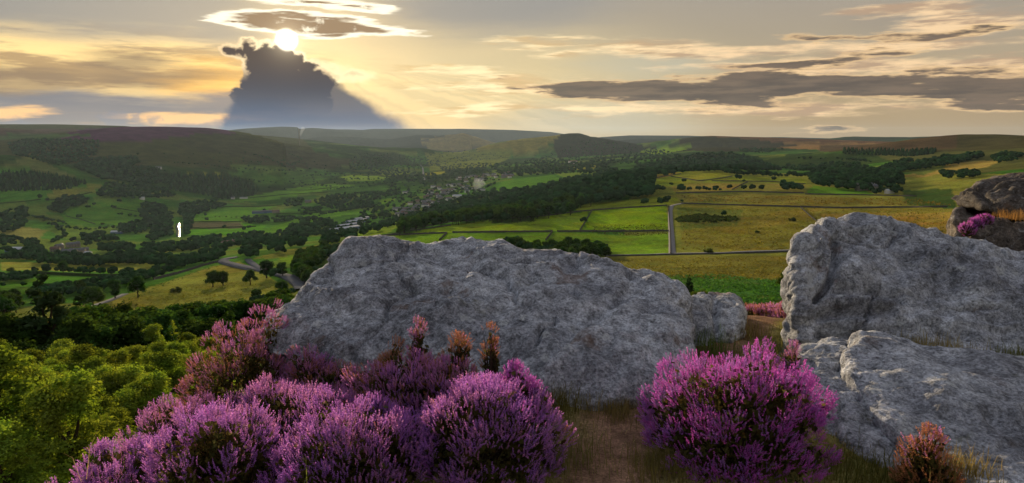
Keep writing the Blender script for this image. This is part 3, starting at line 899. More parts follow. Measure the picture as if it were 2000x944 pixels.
def tree_proto(kind, seed):
    """unit-height tree: (trunk mesh, crown mesh)"""
    rg = np.random.default_rng(seed)
    L = []
    if kind == 'oak':
        for k in range(30):
            u = unit(rg.normal(size=3)); u[2] = abs(u[2]) * 1.5 - 0.62
            c = np.array([0, 0, 0.53]) + u * np.array([0.29, 0.29, 0.36]) * rg.uniform(0.55, 1.0)
            L.append((c, rg.uniform(0.10, 0.17)))
        n, size, low, mat = 3200, 0.024, 0.22, M_leaf
    elif kind == 'tall':
        for k in range(30):
            h = rg.uniform(0.25, 0.92); rr = 0.24 * math.sin(math.pi * min(1, (h - 0.1) / 0.95)) ** 0.7
            a = rg.uniform(0, 6.28)
            L.append((np.array([math.cos(a) * rr * rg.uniform(0.3, 1), math.sin(a) * rr * rg.uniform(0.3, 1), h]), rg.uniform(0.08, 0.14)))
        n, size, low, mat = 2400, 0.026, 0.2, M_leaf
    elif kind == 'birch':
        for k in range(90):
            h = rg.uniform(0.08, 0.97); rr = 0.40 * (1.05 - h) ** 0.6 * min(1, h * 3.5)
            a = rg.uniform(0, 6.28); q = rg.uniform(0.2, 1)
            L.append((np.array([math.cos(a) * rr * q, math.sin(a) * rr * q, h]), rg.uniform(0.035, 0.085)))
        n, size, low, mat = 15000, 0.0100, 0.05, M_birch
    elif kind == 'bush':
        for k in range(16):
            u = unit(rg.normal(size=3)); u[2] = abs(u[2])
            L.append((u * np.array([0.75, 0.75, 0.62]) * rg.uniform(0.4, 1.0) + [0, 0, 0.12], rg.uniform(0.2, 0.34)))
        n, size, low, mat = 1500, 0.06, 0.05, M_bush
    else:   # conifer
        for k in range(34):
            h = rg.uniform(0.12, 0.97); rr = 0.24 * (1 - h) ** 0.85
            a = rg.uniform(0, 6.28)
            L.append((np.array([math.cos(a) * rr, math.sin(a) * rr, h]), 0.03 + 0.10 * (1 - h)))
        n, size, low, mat = 2600, 0.022, 0.1, M_needle
    ctr = np.array([l[0] for l in L]); rad = np.array([l[1] for l in L])
    pick = rg.choice(len(L), n, p=rad ** 2 / (rad ** 2).sum())
    U = unit(rg.normal(size=(n, 3)))
    sq = np.array([1, 1, 0.8])
    shell = rg.uniform(0.55, 1.22, (n, 1)) if kind == 'birch' else rg.uniform(0.70, 1.15, (n, 1))
    P = ctr[pick] + U * rad[pick][:, None] * sq * shell
    V, Q = leaf_quads(P, U + [0, 0, 0.35], size, rg)
    lobec = rg.uniform(0.72, 1.25, (len(L), 1)) * (1 + rg.uniform(-0.08, 0.08, (len(L), 3)))
    col = np.repeat(lobec[pick] * rg.uniform(0.75, 1.3, (n, 1)), 4, 0)
    iv, itf = ico()
    core = []; cc = []
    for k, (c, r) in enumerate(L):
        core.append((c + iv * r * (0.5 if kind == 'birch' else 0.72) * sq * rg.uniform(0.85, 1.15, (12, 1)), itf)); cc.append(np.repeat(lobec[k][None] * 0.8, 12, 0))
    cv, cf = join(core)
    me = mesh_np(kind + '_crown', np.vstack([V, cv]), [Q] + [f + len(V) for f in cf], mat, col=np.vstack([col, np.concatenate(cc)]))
    # trunk and limbs
    tr = [tube([(0, 0, -0.06), (0.005, 0, low * 0.5), (0.01, 0.01, low), (0.0, 0.0, 0.62)], [0.035, 0.026, 0.022, 0.008], 7)]
    for k in rg.choice(len(L), min(12, len(L)), replace=False):
        c = L[k][0]
        s = np.array([0.005, 0.005, max(low * 0.8, min(c[2] * 0.6, 0.5))])
        mid = (s + c) / 2 + np.array([0, 0, -0.02])
        tr.append(tube([s, mid, c], [0.014, 0.009, 0.003], 5))
    tv, tf = join(tr)
    tm = mesh_np(kind + '_trunk', tv, tf, M_bark, smooth=True)
    return tm, me


PROTO = {k: [tree_proto(k, 100 + 10 * i + j) for j in range(nv)] for i, (k, nv) in enumerate((('oak', 4), ('tall', 2), ('birch', 3), ('bush', 3), ('conifer', 2)))}

FARW = 'far'
TREES = []     # kind, x, y, z, height, distance, name, label, group, width factor


def plant(kind, px, py, h, name, label, group=None, wf=1.0, foot=True):
    """trees at pixels; py is the foot of the tree (or its middle when foot is False)"""
    px = np.atleast_1d(np.asarray(px, float)); py = np.atleast_1d(np.asarray(py, float))
    h = np.broadcast_to(np.asarray(h, float), px.shape)
    q = cast(px, py)
    if not foot:
        hp = h * F / q[:, 3]
        hp = np.where(np.isnan(hp), 0, hp)
        q = cast(px, py + 0.38 * hp)
    for (x, y, z, r), hh in zip(q, h):
        if not np.isnan(x):
            TREES.append((kind, x, y, z, float(hh), r, name, label, group, wf))


def wood(poly, spacing, h, label, group, kind='oak', name='broadleaf_tree', nmax=900, seed=0, jitter=0.25, wf=1.0):
    """fill a photo polygon with trees standing on the ground"""
    rg = np.random.default_rng(seed + int(poly[0][0] * 7 + poly[0][1]))
    poly = np.asarray(poly, float)
    lo, hi = poly.min(0), poly.max(0)
    n = 7000
    spacing, nmax = (spacing, int(nmax * 0.82)) if label == FARW else (spacing * 0.74, int(nmax * 1.7))
    p = rg.uniform(lo, hi, (n, 2))
    p = p[inpoly(p[:, 0], p[:, 1], poly)]
    if not len(p): return
    q = cast(p[:, 0], p[:, 1])
    hp = 0.38 * h * F / q[:, 3]
    q = cast(p[:, 0], p[:, 1] + np.where(np.isnan(hp), 0, hp))
    q = q[~np.isnan(q[:, 0])]
    keep = np.zeros((0, 2))
    for row in q:
        if len(keep) >= nmax: break
        if len(keep) == 0 or ((keep - row[:2]) ** 2).sum(1).min() > spacing ** 2:
            keep = np.vstack([keep, row[:2]])
            TREES.append((kind, row[0], row[1], row[2], h * rg.uniform(1 - jitter, 1 + jitter), row[3], name, label, group, wf))


def hedge_trees(line, step, h, label, group, kind='oak', name='broadleaf_tree', seed=0, skip=0.0, wf=1.0):
    """trees along a photo polyline (their feet), a step in metres apart"""
    rg = np.random.default_rng(seed + int(line[0][0] * 5 + line[0][1]))
    line = np.asarray(line, float)
    seg = np.r_[0, np.cumsum(np.linalg.norm(np.diff(line, axis=0), axis=1))]
    s = np.linspace(0, seg[-1], 300)
    q = cast(np.interp(s, seg, line[:, 0]), np.interp(s, seg, line[:, 1]))
    q = q[~np.isnan(q[:, 0])]
    last = None
    for row in q:
        if last is None or math.hypot(row[0] - last[0], row[1] - last[1]) > step:
            last = row
            if rg.random() < skip: continue
            j = rg.normal(size=2) * step * 0.18
            x, y = row[0] + j[0], row[1] + j[1]
            TREES.append((kind, x, y, float(height(np.array([x]), np.array([y]))[0]), h * rg.uniform(0.65, 1.3), row[3], name, label, group, wf))


# --- woods far up the valley (too many to count: they join the stuff object below)
wood([(18, 281), (53, 273), (196, 274), (185, 302), (159, 313), (114, 323), (74, 313), (26, 302)], 13, 15, FARW, None, nmax=700)
wood([(0, 339), (48, 335), (119, 345), (169, 355), (127, 367), (0, 371)], 10, 18, FARW, None, 'conifer', nmax=500)
wood([(169, 310), (265, 307), (273, 318), (238, 334), (230, 350), (201, 350), (148, 326)], 13, 16, FARW, None, nmax=450)
wood([(238, 331), (291, 326), (328, 337), (328, 358), (265, 358), (225, 350)], 13, 16, FARW, None, nmax=400)
wood([(334, 339), (461, 344), (506, 366), (498, 379), (437, 387), (389, 376), (331, 368)], 11, 17, FARW, None, 'conifer', nmax=600)
wood([(691, 305), (765, 307), (763, 326), (691, 334), (678, 323)], 20, 14, FARW, None, nmax=200)
wood([(700, 300), (760, 300), (870, 318), (800, 335), (900, 345), (830, 360), (720, 335)], 28, 14, FARW, None, nmax=450)
wood([(850, 322), (1000, 318), (1100, 318), (1190, 322), (1100, 336), (960, 338), (880, 345)], 22, 14, FARW, None, nmax=500)
wood([(1150, 272), (1270, 290), (1340, 300), (1260, 320), (1140, 322), (1000, 322), (1080, 300)], 26, 16, FARW, None, nmax=600)
wood([(1240, 328), (1300, 311), (1380, 299), (1432, 299), (1475, 311), (1525, 333), (1400, 332), (1300, 332)], 13, 15, FARW, None, nmax=800)
wood([(1646, 291), (1778, 295), (1828, 291), (1828, 297), (1778, 303), (1646, 298)], 10, 13, FARW, None, 'conifer', nmax=300)
wood([(1440, 290), (1530, 291), (1500, 298), (1450, 298)], 16, 12, FARW, None, nmax=120)
wood([(1220, 335), (1260, 328), (1340, 336), (1300, 342), (1240, 345)], 18, 14, FARW, None, nmax=120)
wood([(1530, 322), (1640, 318), (1700, 326), (1640, 336), (1560, 334)], 26, 13, FARW, None, nmax=160)
wood([(830, 300), (940, 292), (980, 306), (860, 322), (790, 318)], 60, 13, FARW, None, nmax=160)
wood([(960, 335), (1060, 328), (1190, 325), (1220, 340), (1120, 338), (1000, 345)], 14, 14, FARW, None, nmax=260)
wood([(480, 318), (760, 325), (800, 350), (700, 365), (520, 372), (420, 330)], 70, 11, FARW, None, nmax=180)
wood([(250, 300), (480, 300), (640, 320), (560, 335), (400, 325)], 80, 10, FARW, None, nmax=110)
for ln in ([(440, 330), (520, 334), (600, 336)], [(430, 318), (500, 318), (560, 316), (640, 326)], [(600, 345), (700, 340), (760, 342)], [(640, 352), (760, 352)],
           [(730, 360), (800, 352), (860, 350)], [(660, 362), (740, 358), (800, 348)], [(480, 352), (560, 360), (640, 366)], [(330, 318), (380, 322), (440, 328)],
           [(560, 300), (590, 312), (570, 325)], [(480, 300), (530, 312), (560, 330)], [(880, 312), (930, 304), (990, 300)], [(850, 318), (960, 312), (1010, 306)],
           [(1560, 312), (1640, 312), (1700, 318)], [(1250, 302), (1300, 300), (1350, 294)], [(1460, 322), (1560, 334), (1640, 338)]):
    hedge_trees(ln, 16, 10, FARW, None, skip=0.15)
# conifers edging, village trees
VT_ = [(760, 345), (860, 342), (960, 336), (985, 350), (940, 375), (900, 400), (800, 440), (740, 430), (700, 420), (760, 390)]
wood(VT_, 17, 11, FARW, None, nmax=480, seed=3)

# --- the nearer valley: woods and hedgerows one can pick apart
B = 'broadleaf_tree'
wood([(209, 358), (278, 360), (331, 371), (344, 384), (281, 387), (233, 387), (185, 381)], 13, 14, 'dark broadleaf tree in the wood under the plantation slope', 'wood under the plantation slope', nmax=120)
wood([(127, 381), (175, 389), (159, 400), (138, 405), (119, 416), (95, 410), (116, 392)], 13, 14, 'dark broadleaf tree in the diagonal belt between pale valley fields', 'diagonal tree belt', nmax=70)
wood([(281, 395), (318, 400), (338, 421), (335, 430), (307, 445), (281, 426), (270, 416)], 11, 14, 'dark broadleaf tree in the clump west of the river glint', 'clump west of the river', nmax=90)
wood([(352, 400), (424, 389), (440, 403), (397, 413), (371, 426), (352, 421)], 13, 14, 'dark broadleaf tree in the clump upstream of the river glint', 'clump upstream of the glint', nmax=70)
wood([(318, 428), (335, 432), (336, 458), (297, 469), (291, 463)], 11, 13, 'riverside tree on the bank left of the water', 'trees on the river bank', nmax=50)
wood([(363, 426), (376, 424), (374, 440), (366, 458), (362, 458)], 11, 13, 'riverside tree on the bank right of the water', 'trees on the far river bank', nmax=30)
wood([(233, 440), (291, 429), (307, 445), (265, 456), (236, 453)], 12, 12, 'dark tree in the belt above the sheep pasture', 'belt above the pasture', nmax=45)
wood([(0, 421), (34, 403), (56, 403), (53, 421), (48, 442), (16, 453), (0, 453)], 13, 13, 'dark tree in the copse at the mouth of the side valley', 'copse by the side valley', nmax=45)
wood([(0, 464), (32, 464), (32, 477), (0, 480)], 11, 11, 'dark tree in the hedge clump beside the metal barn', 'trees beside the barn', nmax=20)
wood([(32, 466), (79, 472), (87, 488), (95, 501), (53, 506), (11, 506), (26, 497), (60, 488)], 11, 11, 'dark tree around the stone hamlet', 'trees around the hamlet', nmax=40)
wood([(79, 498), (106, 495), (201, 503), (252, 495), (291, 490), (331, 504), (342, 519), (291, 514), (238, 514), (191, 517), (143, 517), (82, 514)], 10, 11, 'dark rounded tree in the belt below the hamlet', 'tree belt below the hamlet', nmax=80)
wood([(196, 480), (225, 472), (254, 477), (265, 490), (201, 490)], 10, 11, 'dark tree in the copse right of the hamlet', 'copse beside the hamlet', nmax=24)
wood([(275, 476), (318, 474), (371, 478), (397, 478), (397, 487), (318, 493), (291, 490)], 10, 11, 'dark tree in the copse downstream of the river glint', 'copse downstream of the glint', nmax=45)
wood([(162, 459), (193, 456), (196, 474), (164, 480)], 10, 12, 'dark tree in the clump above the hamlet', 'clump above the hamlet', nmax=14)
wood([(196, 453), (216, 458), (233, 469), (205, 470)], 10, 11, 'dark tree in the hedge clump above the hamlet field', 'hedge clump above the hamlet', nmax=12)
wood([(474, 424), (524, 424), (527, 434), (479, 437)], 11, 12, 'dark tree in the clump before the grey farm', 'clump before the farm', nmax=24)
wood([(532, 424), (575, 422), (575, 432), (535, 435)], 12, 11, 'dark tree in the copse right of the grey farm', 'copse beside the farm', nmax=16)
wood([(591, 405), (630, 405), (625, 416), (591, 421)], 12, 12, 'dark tree in the copse behind the pasture of the grey farm', 'copse behind the farm pasture', nmax=20)
wood([(607, 392), (665, 379), (744, 374), (781, 368), (784, 379), (728, 392), (731, 405), (678, 411), (638, 405)], 13, 13, 'dark tree in the long wood across the valley floor', 'long valley wood', nmax=140)
wood([(556, 390), (593, 388), (593, 402), (556, 404)], 12, 12, 'dark tree in the hedge wood left of the stone house', 'hedge wood by the house', nmax=24)
wood([(556, 448), (591, 427), (644, 427), (652, 437), (591, 458), (559, 456)], 11, 13, 'dark tree in the wood beside the long white sheds', 'wood beside the sheds', nmax=60)
wood([(590, 460), (650, 440), (690, 428), (760, 412), (770, 420), (700, 446), (640, 462)], 12, 9, 'scrub tree on the bank around the white sheds', 'scrub around the sheds', nmax=70)
wood([(442, 458), (508, 454), (520, 470), (450, 474)], 10, 10, 'dark tree in the thicket behind the stone cottage', 'thicket behind the cottage', nmax=30)
wood([(400, 480), (440, 478), (440, 500), (396, 502)], 9, 9, 'dark tree in the thicket above the road bend', 'thicket above the bend', nmax=24)
wood([(474, 484), (502, 480), (502, 500), (474, 500)], 7, 9, 'rounded tree in the clump over the road junction', 'clump over the junction', nmax=10)
wood([(519, 474), (557, 472), (557, 490), (522, 492)], 7, 8, 'rounded tree in the row beyond the road junction', 'row beyond the junction', nmax=12)
wood([(564, 466), (594, 464), (594, 482), (566, 484)], 7, 10, 'broad rounded tree in the row above the sloping pasture', 'row above the pasture', nmax=6)
wood([(628, 460), (648, 459), (650, 474), (628, 476)], 7, 10, 'broad tree beside the wall under the sheds', 'trees under the sheds', nmax=4)
wood([(580, 500), (633, 485), (640, 497), (610, 520), (600, 545), (580, 535)], 7, 10, 'dark tree in the wood pressed against the big boulder', 'wood behind the boulder', nmax=40)
wood([(633, 484), (707, 480), (700, 492), (640, 500)], 7, 7, 'dark tree in the hedge wood above the big boulder', 'hedge wood above the boulder', nmax=22)
wood([(600, 536), (622, 530), (620, 550), (602, 555)], 5, 6, 'bright green shrub tree at the edge of the big boulder', 'bright shrubs by the boulder', nmax=8)
wood([(985, 468), (1050, 478), (1180, 478), (1188, 496), (1100, 500), (1000, 480)], 7, 8, 'dark tree in the copse just behind the boulder crest', 'copse behind the boulder crest', nmax=40)
wood([(887, 392), (972, 371), (1033, 368), (1099, 352), (1144, 344), (1197, 337), (1250, 333), (1280, 338), (1275, 358), (1271, 379), (1224, 384), (1123, 400), (1123, 411),
      (1052, 421), (959, 427), (879, 432), (800, 446), (772, 455), (800, 425), (850, 405)], 10, 14, 'dark tree in the big wood over the valley rim', 'big wood on the rim', nmax=620)
hedge_trees([(1200, 350), (1250, 345), (1298, 341), (1327, 337), (1412, 338), (1425, 343), (1507, 347), (1581, 348)], 6, 13, 'dark tree in the skyline row above the yellow fields', 'skyline row above the fields')
hedge_trees([(1290, 339), (1330, 334), (1412, 335)], 7, 14, 'dark tree in the skyline row above the yellow fields', 'skyline row above the fields', seed=5)
wood([(1585, 340), (1648, 332), (1685, 333), (1738, 333), (1760, 342), (1758, 360), (1707, 363), (1685, 369), (1619, 363), (1585, 360)], 8, 14, 'dark tree in the wood sheltering the stone cottage', 'wood sheltering the cottage', nmax=160)
wood([(1712, 331), (1778, 310), (1781, 315), (1760, 337)], 9, 12, 'dark tree in the shelterbelt above the cottage wood', 'shelterbelt above the cottage', nmax=40)
wood([(1762, 334), (1786, 320), (1844, 309), (1913, 301), (1916, 307), (1858, 321), (1805, 329)], 9, 12, 'dark tree in the long shelterbelt over the golden field', 'long shelterbelt', nmax=90)
wood([(1934, 310), (1963, 299), (2000, 303), (1990, 312), (1950, 318)], 8, 9, 'dark tree on the slope left of the overhanging boulder', 'trees left of the overhang', nmax=30)
wood([(1836, 338), (1860, 334), (1913, 336), (1910, 346), (1840, 348)], 8, 9, 'dark tree in the clump under the golden field', 'clump under the golden field', nmax=24)
wood([(1527, 360), (1553, 360), (1553, 370), (1527, 371)], 7, 11, 'rounded dark tree in the clump on the moor wall', 'clump on the moor wall', nmax=8)
wood([(1697, 366), (1755, 362), (1760, 376), (1700, 378)], 7, 8, 'olive green tree in the garden of the stone cottage', 'cottage garden trees', nmax=10)
plant('oak', [1285, 1295, 1331, 1347, 1364, 1398, 1426, 1454, 1470, 1486, 1561], [374, 376, 377, 374, 374, 373, 371, 373, 374, 373, 375], [11, 10, 14, 8, 9, 9, 9, 9, 11, 10, 12], B, 'rounded dark field tree along the moor wall', 'field trees along the moor wall')
hedge_trees([(1376, 374), (1410, 374)], 7, 7, 'low dark tree in the hedge along the moor wall', 'low hedge trees')
plant('oak', [1440, 1512], [353, 354], [12, 9], B, 'sunlit tree standing in the yellow field', 'sunlit field trees')
plant('oak', [1336, 1311, 1453], [359, 364, 357], [9, 7, 6], B, 'small tree on the wall between yellow fields', 'wall trees')
plant('oak', 1259, 405, 13, B, 'upright lone tree at the edge of the bright field')
plant('oak', [1289, 1303], [401, 400], [10, 12], B, 'dark tree at the head of the straight track', 'trees at the track head')
plant('oak', 1331, 396, 5, B, 'small bush tree at the bend of the track')
plant('oak', 1140, 436, 7, B, 'dark thorn tree by the field wall end')
plant('tall', 1413, 423, 7, B, 'thin upright tree over the gorse patch')
plant('oak', [78, 93, 156, 172, 185, 222, 233], [390, 393, 427, 408, 402, 408, 396], [17, 11, 14, 13, 12, 13, 13], B, 'lone rounded tree standing in the valley pasture', 'lone pasture trees')
plant('oak', [401, 405, 440, 478, 487], [423, 433, 447, 452, 448], [12, 13, 11, 12, 11], B, 'lone dark tree in the fields right of the river', 'field trees right of the river')
plant('oak', [585, 516, 625], [416, 414, 400], [12, 12, 10], B, 'round tree in the pasture by the grey farm', 'pasture trees by the farm')
plant('bush', [200, 212, 222, 134, 106, 85], [439, 441, 442, 443, 437, 432], [7, 4, 4, 4, 6, 4], 'hedgerow_shrub', 'low dark shrub on the pasture bank', 'shrubs on the pasture bank')
plant('bush', [421, 429, 442, 452, 462, 470, 478], [424, 424, 424, 425, 425, 425, 425], 3.2, 'hedgerow_shrub', 'clipped round shrub in the row across the green field', 'row of clipped shrubs')
plant('oak', 143, 474, 13, B, 'spreading oak above the hamlet roofs')
# hedge lines nearer
hedge_trees([(72, 534), (100, 533), (125, 533), (160, 536), (215, 538), (262, 538), (313, 533), (345, 526), (403, 513)], 8, 7, 'dark hedge tree between the lower pastures', 'hedge between the lower pastures')
plant('oak', [92, 124], [535, 535], [10, 13], B, 'spreading tree in the hedge between the lower pastures', 'spreading hedge trees')
plant('bush', 21, 530, 5, 'field_shrub', 'lone round shrub in the lower pasture')
wood([(0, 585), (30, 582), (34, 604), (0, 612)], 7, 9, 'dark tree in the roadside clump by the yellow field', 'roadside clump', nmax=10)
hedge_trees([(10, 562), (60, 560), (85, 555)], 9, 5, 'rounded shrub tree along the pasture foot', 'shrubs along the pasture foot', skip=0.1)
hedge_trees([(30, 580), (80, 578), (120, 566), (160, 560), (200, 552), (260, 543), (300, 535)], 9, 6, 'tree in the scrubby line along the lane', 'scrub along the lane', skip=0.2)
plant('oak', 114, 601, 8, B, 'dark purple leaved tree by the lane')
plant('oak', 70, 592, 9, B, 'rounded green tree by the lane')
plant('oak', 159, 574, 9, B, 'dark round tree behind the lone oak')
plant('oak', 183, 603, 12.5, B, 'lone green oak on the wall corner of the yellow field', wf=1.15)
plant('tall', 225, 584, 11, B, 'middle tree of the three along the pasture edge', wf=1.2)
plant('oak', 270, 581, 13, B, 'leafy tree with dark ivied trunk in the pasture', wf=0.95)
plant('oak', 416, 561, 12, B, 'spreading tree in the pasture below the road', wf=1.1)
plant('tall', 436, 558, 9.5, B, 'slim pale tree beside the spreading pasture tree', wf=1.2)
plant('oak', 489, 557, 10.5, B, 'half dark tree close to the road junction')
plant('bush', 345, 571, 3.5, 'field_shrub', 'lone low shrub on the sloping pasture')
plant('oak', 502, 587, 7, B, 'dark domed tree at the foot of the sloping pasture')
plant('oak', 550, 577, 8.5, B, 'wide dark tree above the curve of the road', wf=1.3)
plant('tall', 521, 543, 12, B, 'tall airy tree on the road junction', wf=1.3)
plant('tall', 552, 541, 10, B, 'dark tree behind the road junction', wf=1.2)
plant('oak', 536, 545, 8, B, 'green tree between the road junction and curve')
hedge_trees([(480, 600), (520, 592), (560, 580), (590, 572)], 5, 4.5, 'bright scrub tree below the curve of the road', 'bright scrub below the road', kind='tall', wf=1.3)
hedge_trees([(1340, 588), (1375, 592), (1400, 592)], 3, 2.4, 'bushy green shrub among the bracken', 'shrubs among the bracken', kind='bush', name='moor_shrub')
plant('conifer', 1345, 576, 5, 'young_conifer', 'small dark conifer on the bracken slope')
plant('bush', [1540, 1550], [558, 556], [4, 5], 'moor_shrub', 'dark thorn shrub near the right boulder edge', 'thorns by the right boulder')
plant('bush', 1547, 432, 4.5, 'field_shrub', 'round gorse bush on the golden moor')
plant('bush', 1383, 494, 4, 'field_shrub', 'dark bush beside the moor road')
plant('bush', [1480], [455], 2.5, 'field_shrub', 'tiny thorn bush in the dry moor grass')
# gorse patch beside the straight track
wood([(1320, 425), (1360, 418), (1440, 424), (1440, 430), (1390, 434), (1320, 432)], 4.5, 2.6, 'dark gorse bush in the patch beside the straight track', 'gorse patch beside the track', 'bush', 'gorse_bush', nmax=60)

wood([(430, 470), (560, 452), (600, 462), (520, 478), (440, 482)], 12, 10, 'dark tree in the river belt above the road bend', 'river belt above the bend', nmax=60)
wood([(640, 462), (700, 448), (760, 428), (800, 420), (790, 432), (700, 462), (650, 474)], 13, 9, 'dark tree on the bank between sheds and bright field', 'bank between sheds and field', nmax=60)
wood([(0, 540), (40, 536), (70, 536), (60, 545), (0, 550)], 9, 6, 'low dark tree at the foot of the lower pasture', 'trees at the pasture foot', nmax=20)
wood([(60, 566), (150, 560), (240, 545), (300, 532), (330, 530), (260, 552), (160, 572), (80, 580)], 8, 6.5, 'bushy tree in the band beyond the pasture trees', 'band beyond the pasture trees', nmax=50)
wood([(365, 470), (420, 462), (440, 470), (400, 480), (345, 486)], 11, 11, 'dark tree in the river bend wood', 'river bend wood', nmax=40)
wood([(340, 505), (400, 500), (430, 505), (380, 516), (345, 520)], 9, 8, 'dark tree beside the overgrown pasture wall', 'trees by the overgrown wall', nmax=30)
for ln in ([(370, 470), (440, 462), (520, 458)], [(0, 488), (60, 508), (140, 520), (240, 518), (340, 520)], [(95, 440), (160, 452), (235, 447)], [(100, 476), (130, 462), (110, 445)],
           [(230, 420), (270, 425)], [(60, 425), (100, 432), (130, 440)], [(540, 436), (600, 428), (660, 416), (740, 402)], [(640, 372), (720, 366), (780, 356)]):
    hedge_trees(ln, 10, 9, FARW, None, skip=0.12)

# --- foreground wood on the slope below the heather
D1 = 'dark leafy tree in the wood below the heather'
plant('oak', [155, 245, 300, 45, 20, 190, 340], [748, 738, 700, 742, 770, 705, 690], [9, 10, 10, 9, 6, 8, 9], B, D1, 'dark trees below the heather', wf=1.15)
plant('oak', [388, 430, 395], [716, 706, 680], [8, 8, 8], B, D1, 'dark trees below the heather', wf=1.15)
plant('conifer', [100, 170, 205], [742, 722, 700], [13, 11, 10], 'larch_tree', 'soft green larch among the dark trees', 'larches among the dark trees', wf=1.4)
wood([(120, 700), (300, 665), (470, 620), (560, 600), (560, 640), (420, 660), (300, 700), (180, 715)], 7, 8, 'mid green tree along the upper edge of the slope wood', 'upper edge of the slope wood', nmax=45, kind='tall', wf=1.3)
plant('birch', [332, 303], [722, 738], [8, 7], 'birch_tree', 'pale birch standing before the dark trees', 'pale birches', wf=1.1)
for (poly, sp, hh, nm) in (([(0, 760), (120, 745), (250, 750), (330, 720), (420, 690), (430, 770), (300, 850), (150, 820), (0, 810)], 3.6, 4.6, 62),
                           ([(0, 800), (150, 810), (320, 840), (240, 900), (60, 1000), (0, 1000)], 2.9, 4.0, 46)):
    wood(poly, sp, hh, 'light green birch sapling on the slope below the heather', 'birch saplings below the heather', 'birch', 'birch_sapling', nmax=nm, wf=1.25)

# --- build them: the largest stand alone, the rest join one mass
order = sorted(range(len(TREES)), key=lambda i: -TREES[i][4] / TREES[i][5])
solo = {}
cnt = {}
for i in order:
    t = TREES[i]
    if t[7] == FARW: continue
    fam = t[6]
    if cnt.get(fam, 0) < 295:
        cnt[fam] = cnt.get(fam, 0) + 1
        solo[i] = True
PLACES = {   # group: words for the left end, right end, low side and high side of the stand
    'birch saplings below the heather': ('away from the heather', 'by the trailing heather', 'lowest on the bank', 'against the dark trees'),
    'big wood on the rim': ('at the town end', 'at the track end', 'by the field wall', 'on the valley side'),
    'upper edge of the slope wood': ('near the larches', 'near the road curve', 'above the dark trees', 'by the pasture wall'),
    'wood behind the boulder': ('by the road curve', 'at the boulder outline', 'low on the slope', 'under the pasture'),
    'copse behind the boulder crest': ('over the boulder top', 'by the moor road', 'at its foot', 'under the bright field'),
    'wood sheltering the cottage': ('by the green field', 'toward the golden field', 'close to the cottage', 'at its back'),
    'skyline row above the fields': ('near the rim wood', 'near the cottage wood', 'in the front rank', 'in the back rank'),
    'gorse patch beside the track': ('next to the track', 'away from the track', 'on the lower edge', 'on the upper edge'),
    'long shelterbelt': ('at the cottage end', 'at the moor end', 'over the golden field', 'on the far side'),
    'dark trees below the heather': ('by the larches', 'near the boulder', 'behind the saplings', 'below the pasture wall'),
}


def refine(group, idxs):
    """tell the trees of one stand apart by size and by what they stand beside"""
    px = np.array([float(project(TREES[i][1], TREES[i][2], TREES[i][3])[0]) for i in idxs])
    rr = np.array([TREES[i][5] for i in idxs]); hh = np.array([TREES[i][4] for i in idxs])
    rk = lambda v: np.argsort(np.argsort(v)) / max(1, len(v) - 1)
    a, b, c = rk(px), rk(rr), rk(hh)
    L_, R_, lo, hi = PLACES.get(group, ('', '', '', ''))
    for k, i in enumerate(idxs):
        t = list(TREES[i])
        size = 'tall ' if c[k] > 0.75 else ('small ' if c[k] < 0.25 else 'middling ')
        w1 = L_ if a[k] < 0.3 else (R_ if a[k] > 0.7 else 'in the middle')
        w2 = lo if b[k] < 0.33 else (hi if b[k] > 0.67 else 'halfway in')
        t[7] = size + t[7]
        if group in PLACES: t[7] = ' '.join((t[7] + ' ' + w1 + (', ' + w2 if w2 else '')).split()[:16])
        TREES[i] = tuple(t)


_byg = {}
for i in solo:
    if TREES[i][8]: _byg.setdefault(TREES[i][8], []).append(i)
for gname, idxs in _byg.items():
    if len(idxs) > 4: refine(gname, idxs)
far = [TREES[i] for i in range(len(TREES)) if i not in solo]
for i in sorted(solo):
    kind, x, y, z, h, r, name, label, group, wf = TREES[i]
    rg = np.random.default_rng(i)
    tm, cm = PROTO[kind][rg.integers(len(PROTO[kind]))]
    sw = h * wf * rg.uniform(0.92, 1.12)
    e = empty(name, (x, y, z - 0.02 * h), rg.uniform(0, 6.28), (sw, sw, h))
    tag(e, label, 'shrub' if 'shrub' in name or 'bush' in name else 'tree', group)
    obj('trunk', tm, e); obj('crown', cm, e)

iv, itf = ico()
pv = []; pf = []; pc = []; n0 = 0
rg = np.random.default_rng(77)
for (kind, x, y, z, h, r, *_r) in far:
    k = 7 if r < 1300 else (4 if r < 2400 else (3 if r < 4000 else 2))
    if kind == 'conifer':
        hh = np.linspace(0.2, 0.85, k); c = np.stack([rg.normal(size=k) * 0.03, rg.normal(size=k) * 0.03, hh], -1)
        rad = 0.30 * (1.05 - hh)
        sq = np.array([1, 1, 1.8])
    else:
        u = unit(rg.normal(size=(k, 3))); u[:, 2] = np.abs(u[:, 2]) * 0.9 - 0.2
        c = np.array([0, 0, 0.50]) + u * np.array([0.36, 0.36, 0.28]) * rg.uniform(0.5, 1, (k, 1))
        rad = rg.uniform(0.20, 0.33, k) * (1.0 if r < 1500 else 1.15)
        sq = np.array([1, 1, 0.9])
    v = (c[:, None] + iv[None] * (rad[:, None, None] * rg.uniform(0.72, 1.28, (k, 12, 1))) * sq) * h + np.array([x, y, z])
    base = rg.uniform(0.7, 1.45) * np.array([1, 1, 1.0]) * (1 + rg.uniform(-0.12, 0.12, 3))
    pc.append(np.repeat(base * rg.uniform(0.8, 1.2, (k, 1)), 12, 0))
    pv.append(v.reshape(-1, 3)); pf.append((itf[None] + (np.arange(k) * 12)[:, None, None]).reshape(-1, 3) + n0)
    n0 += k * 12
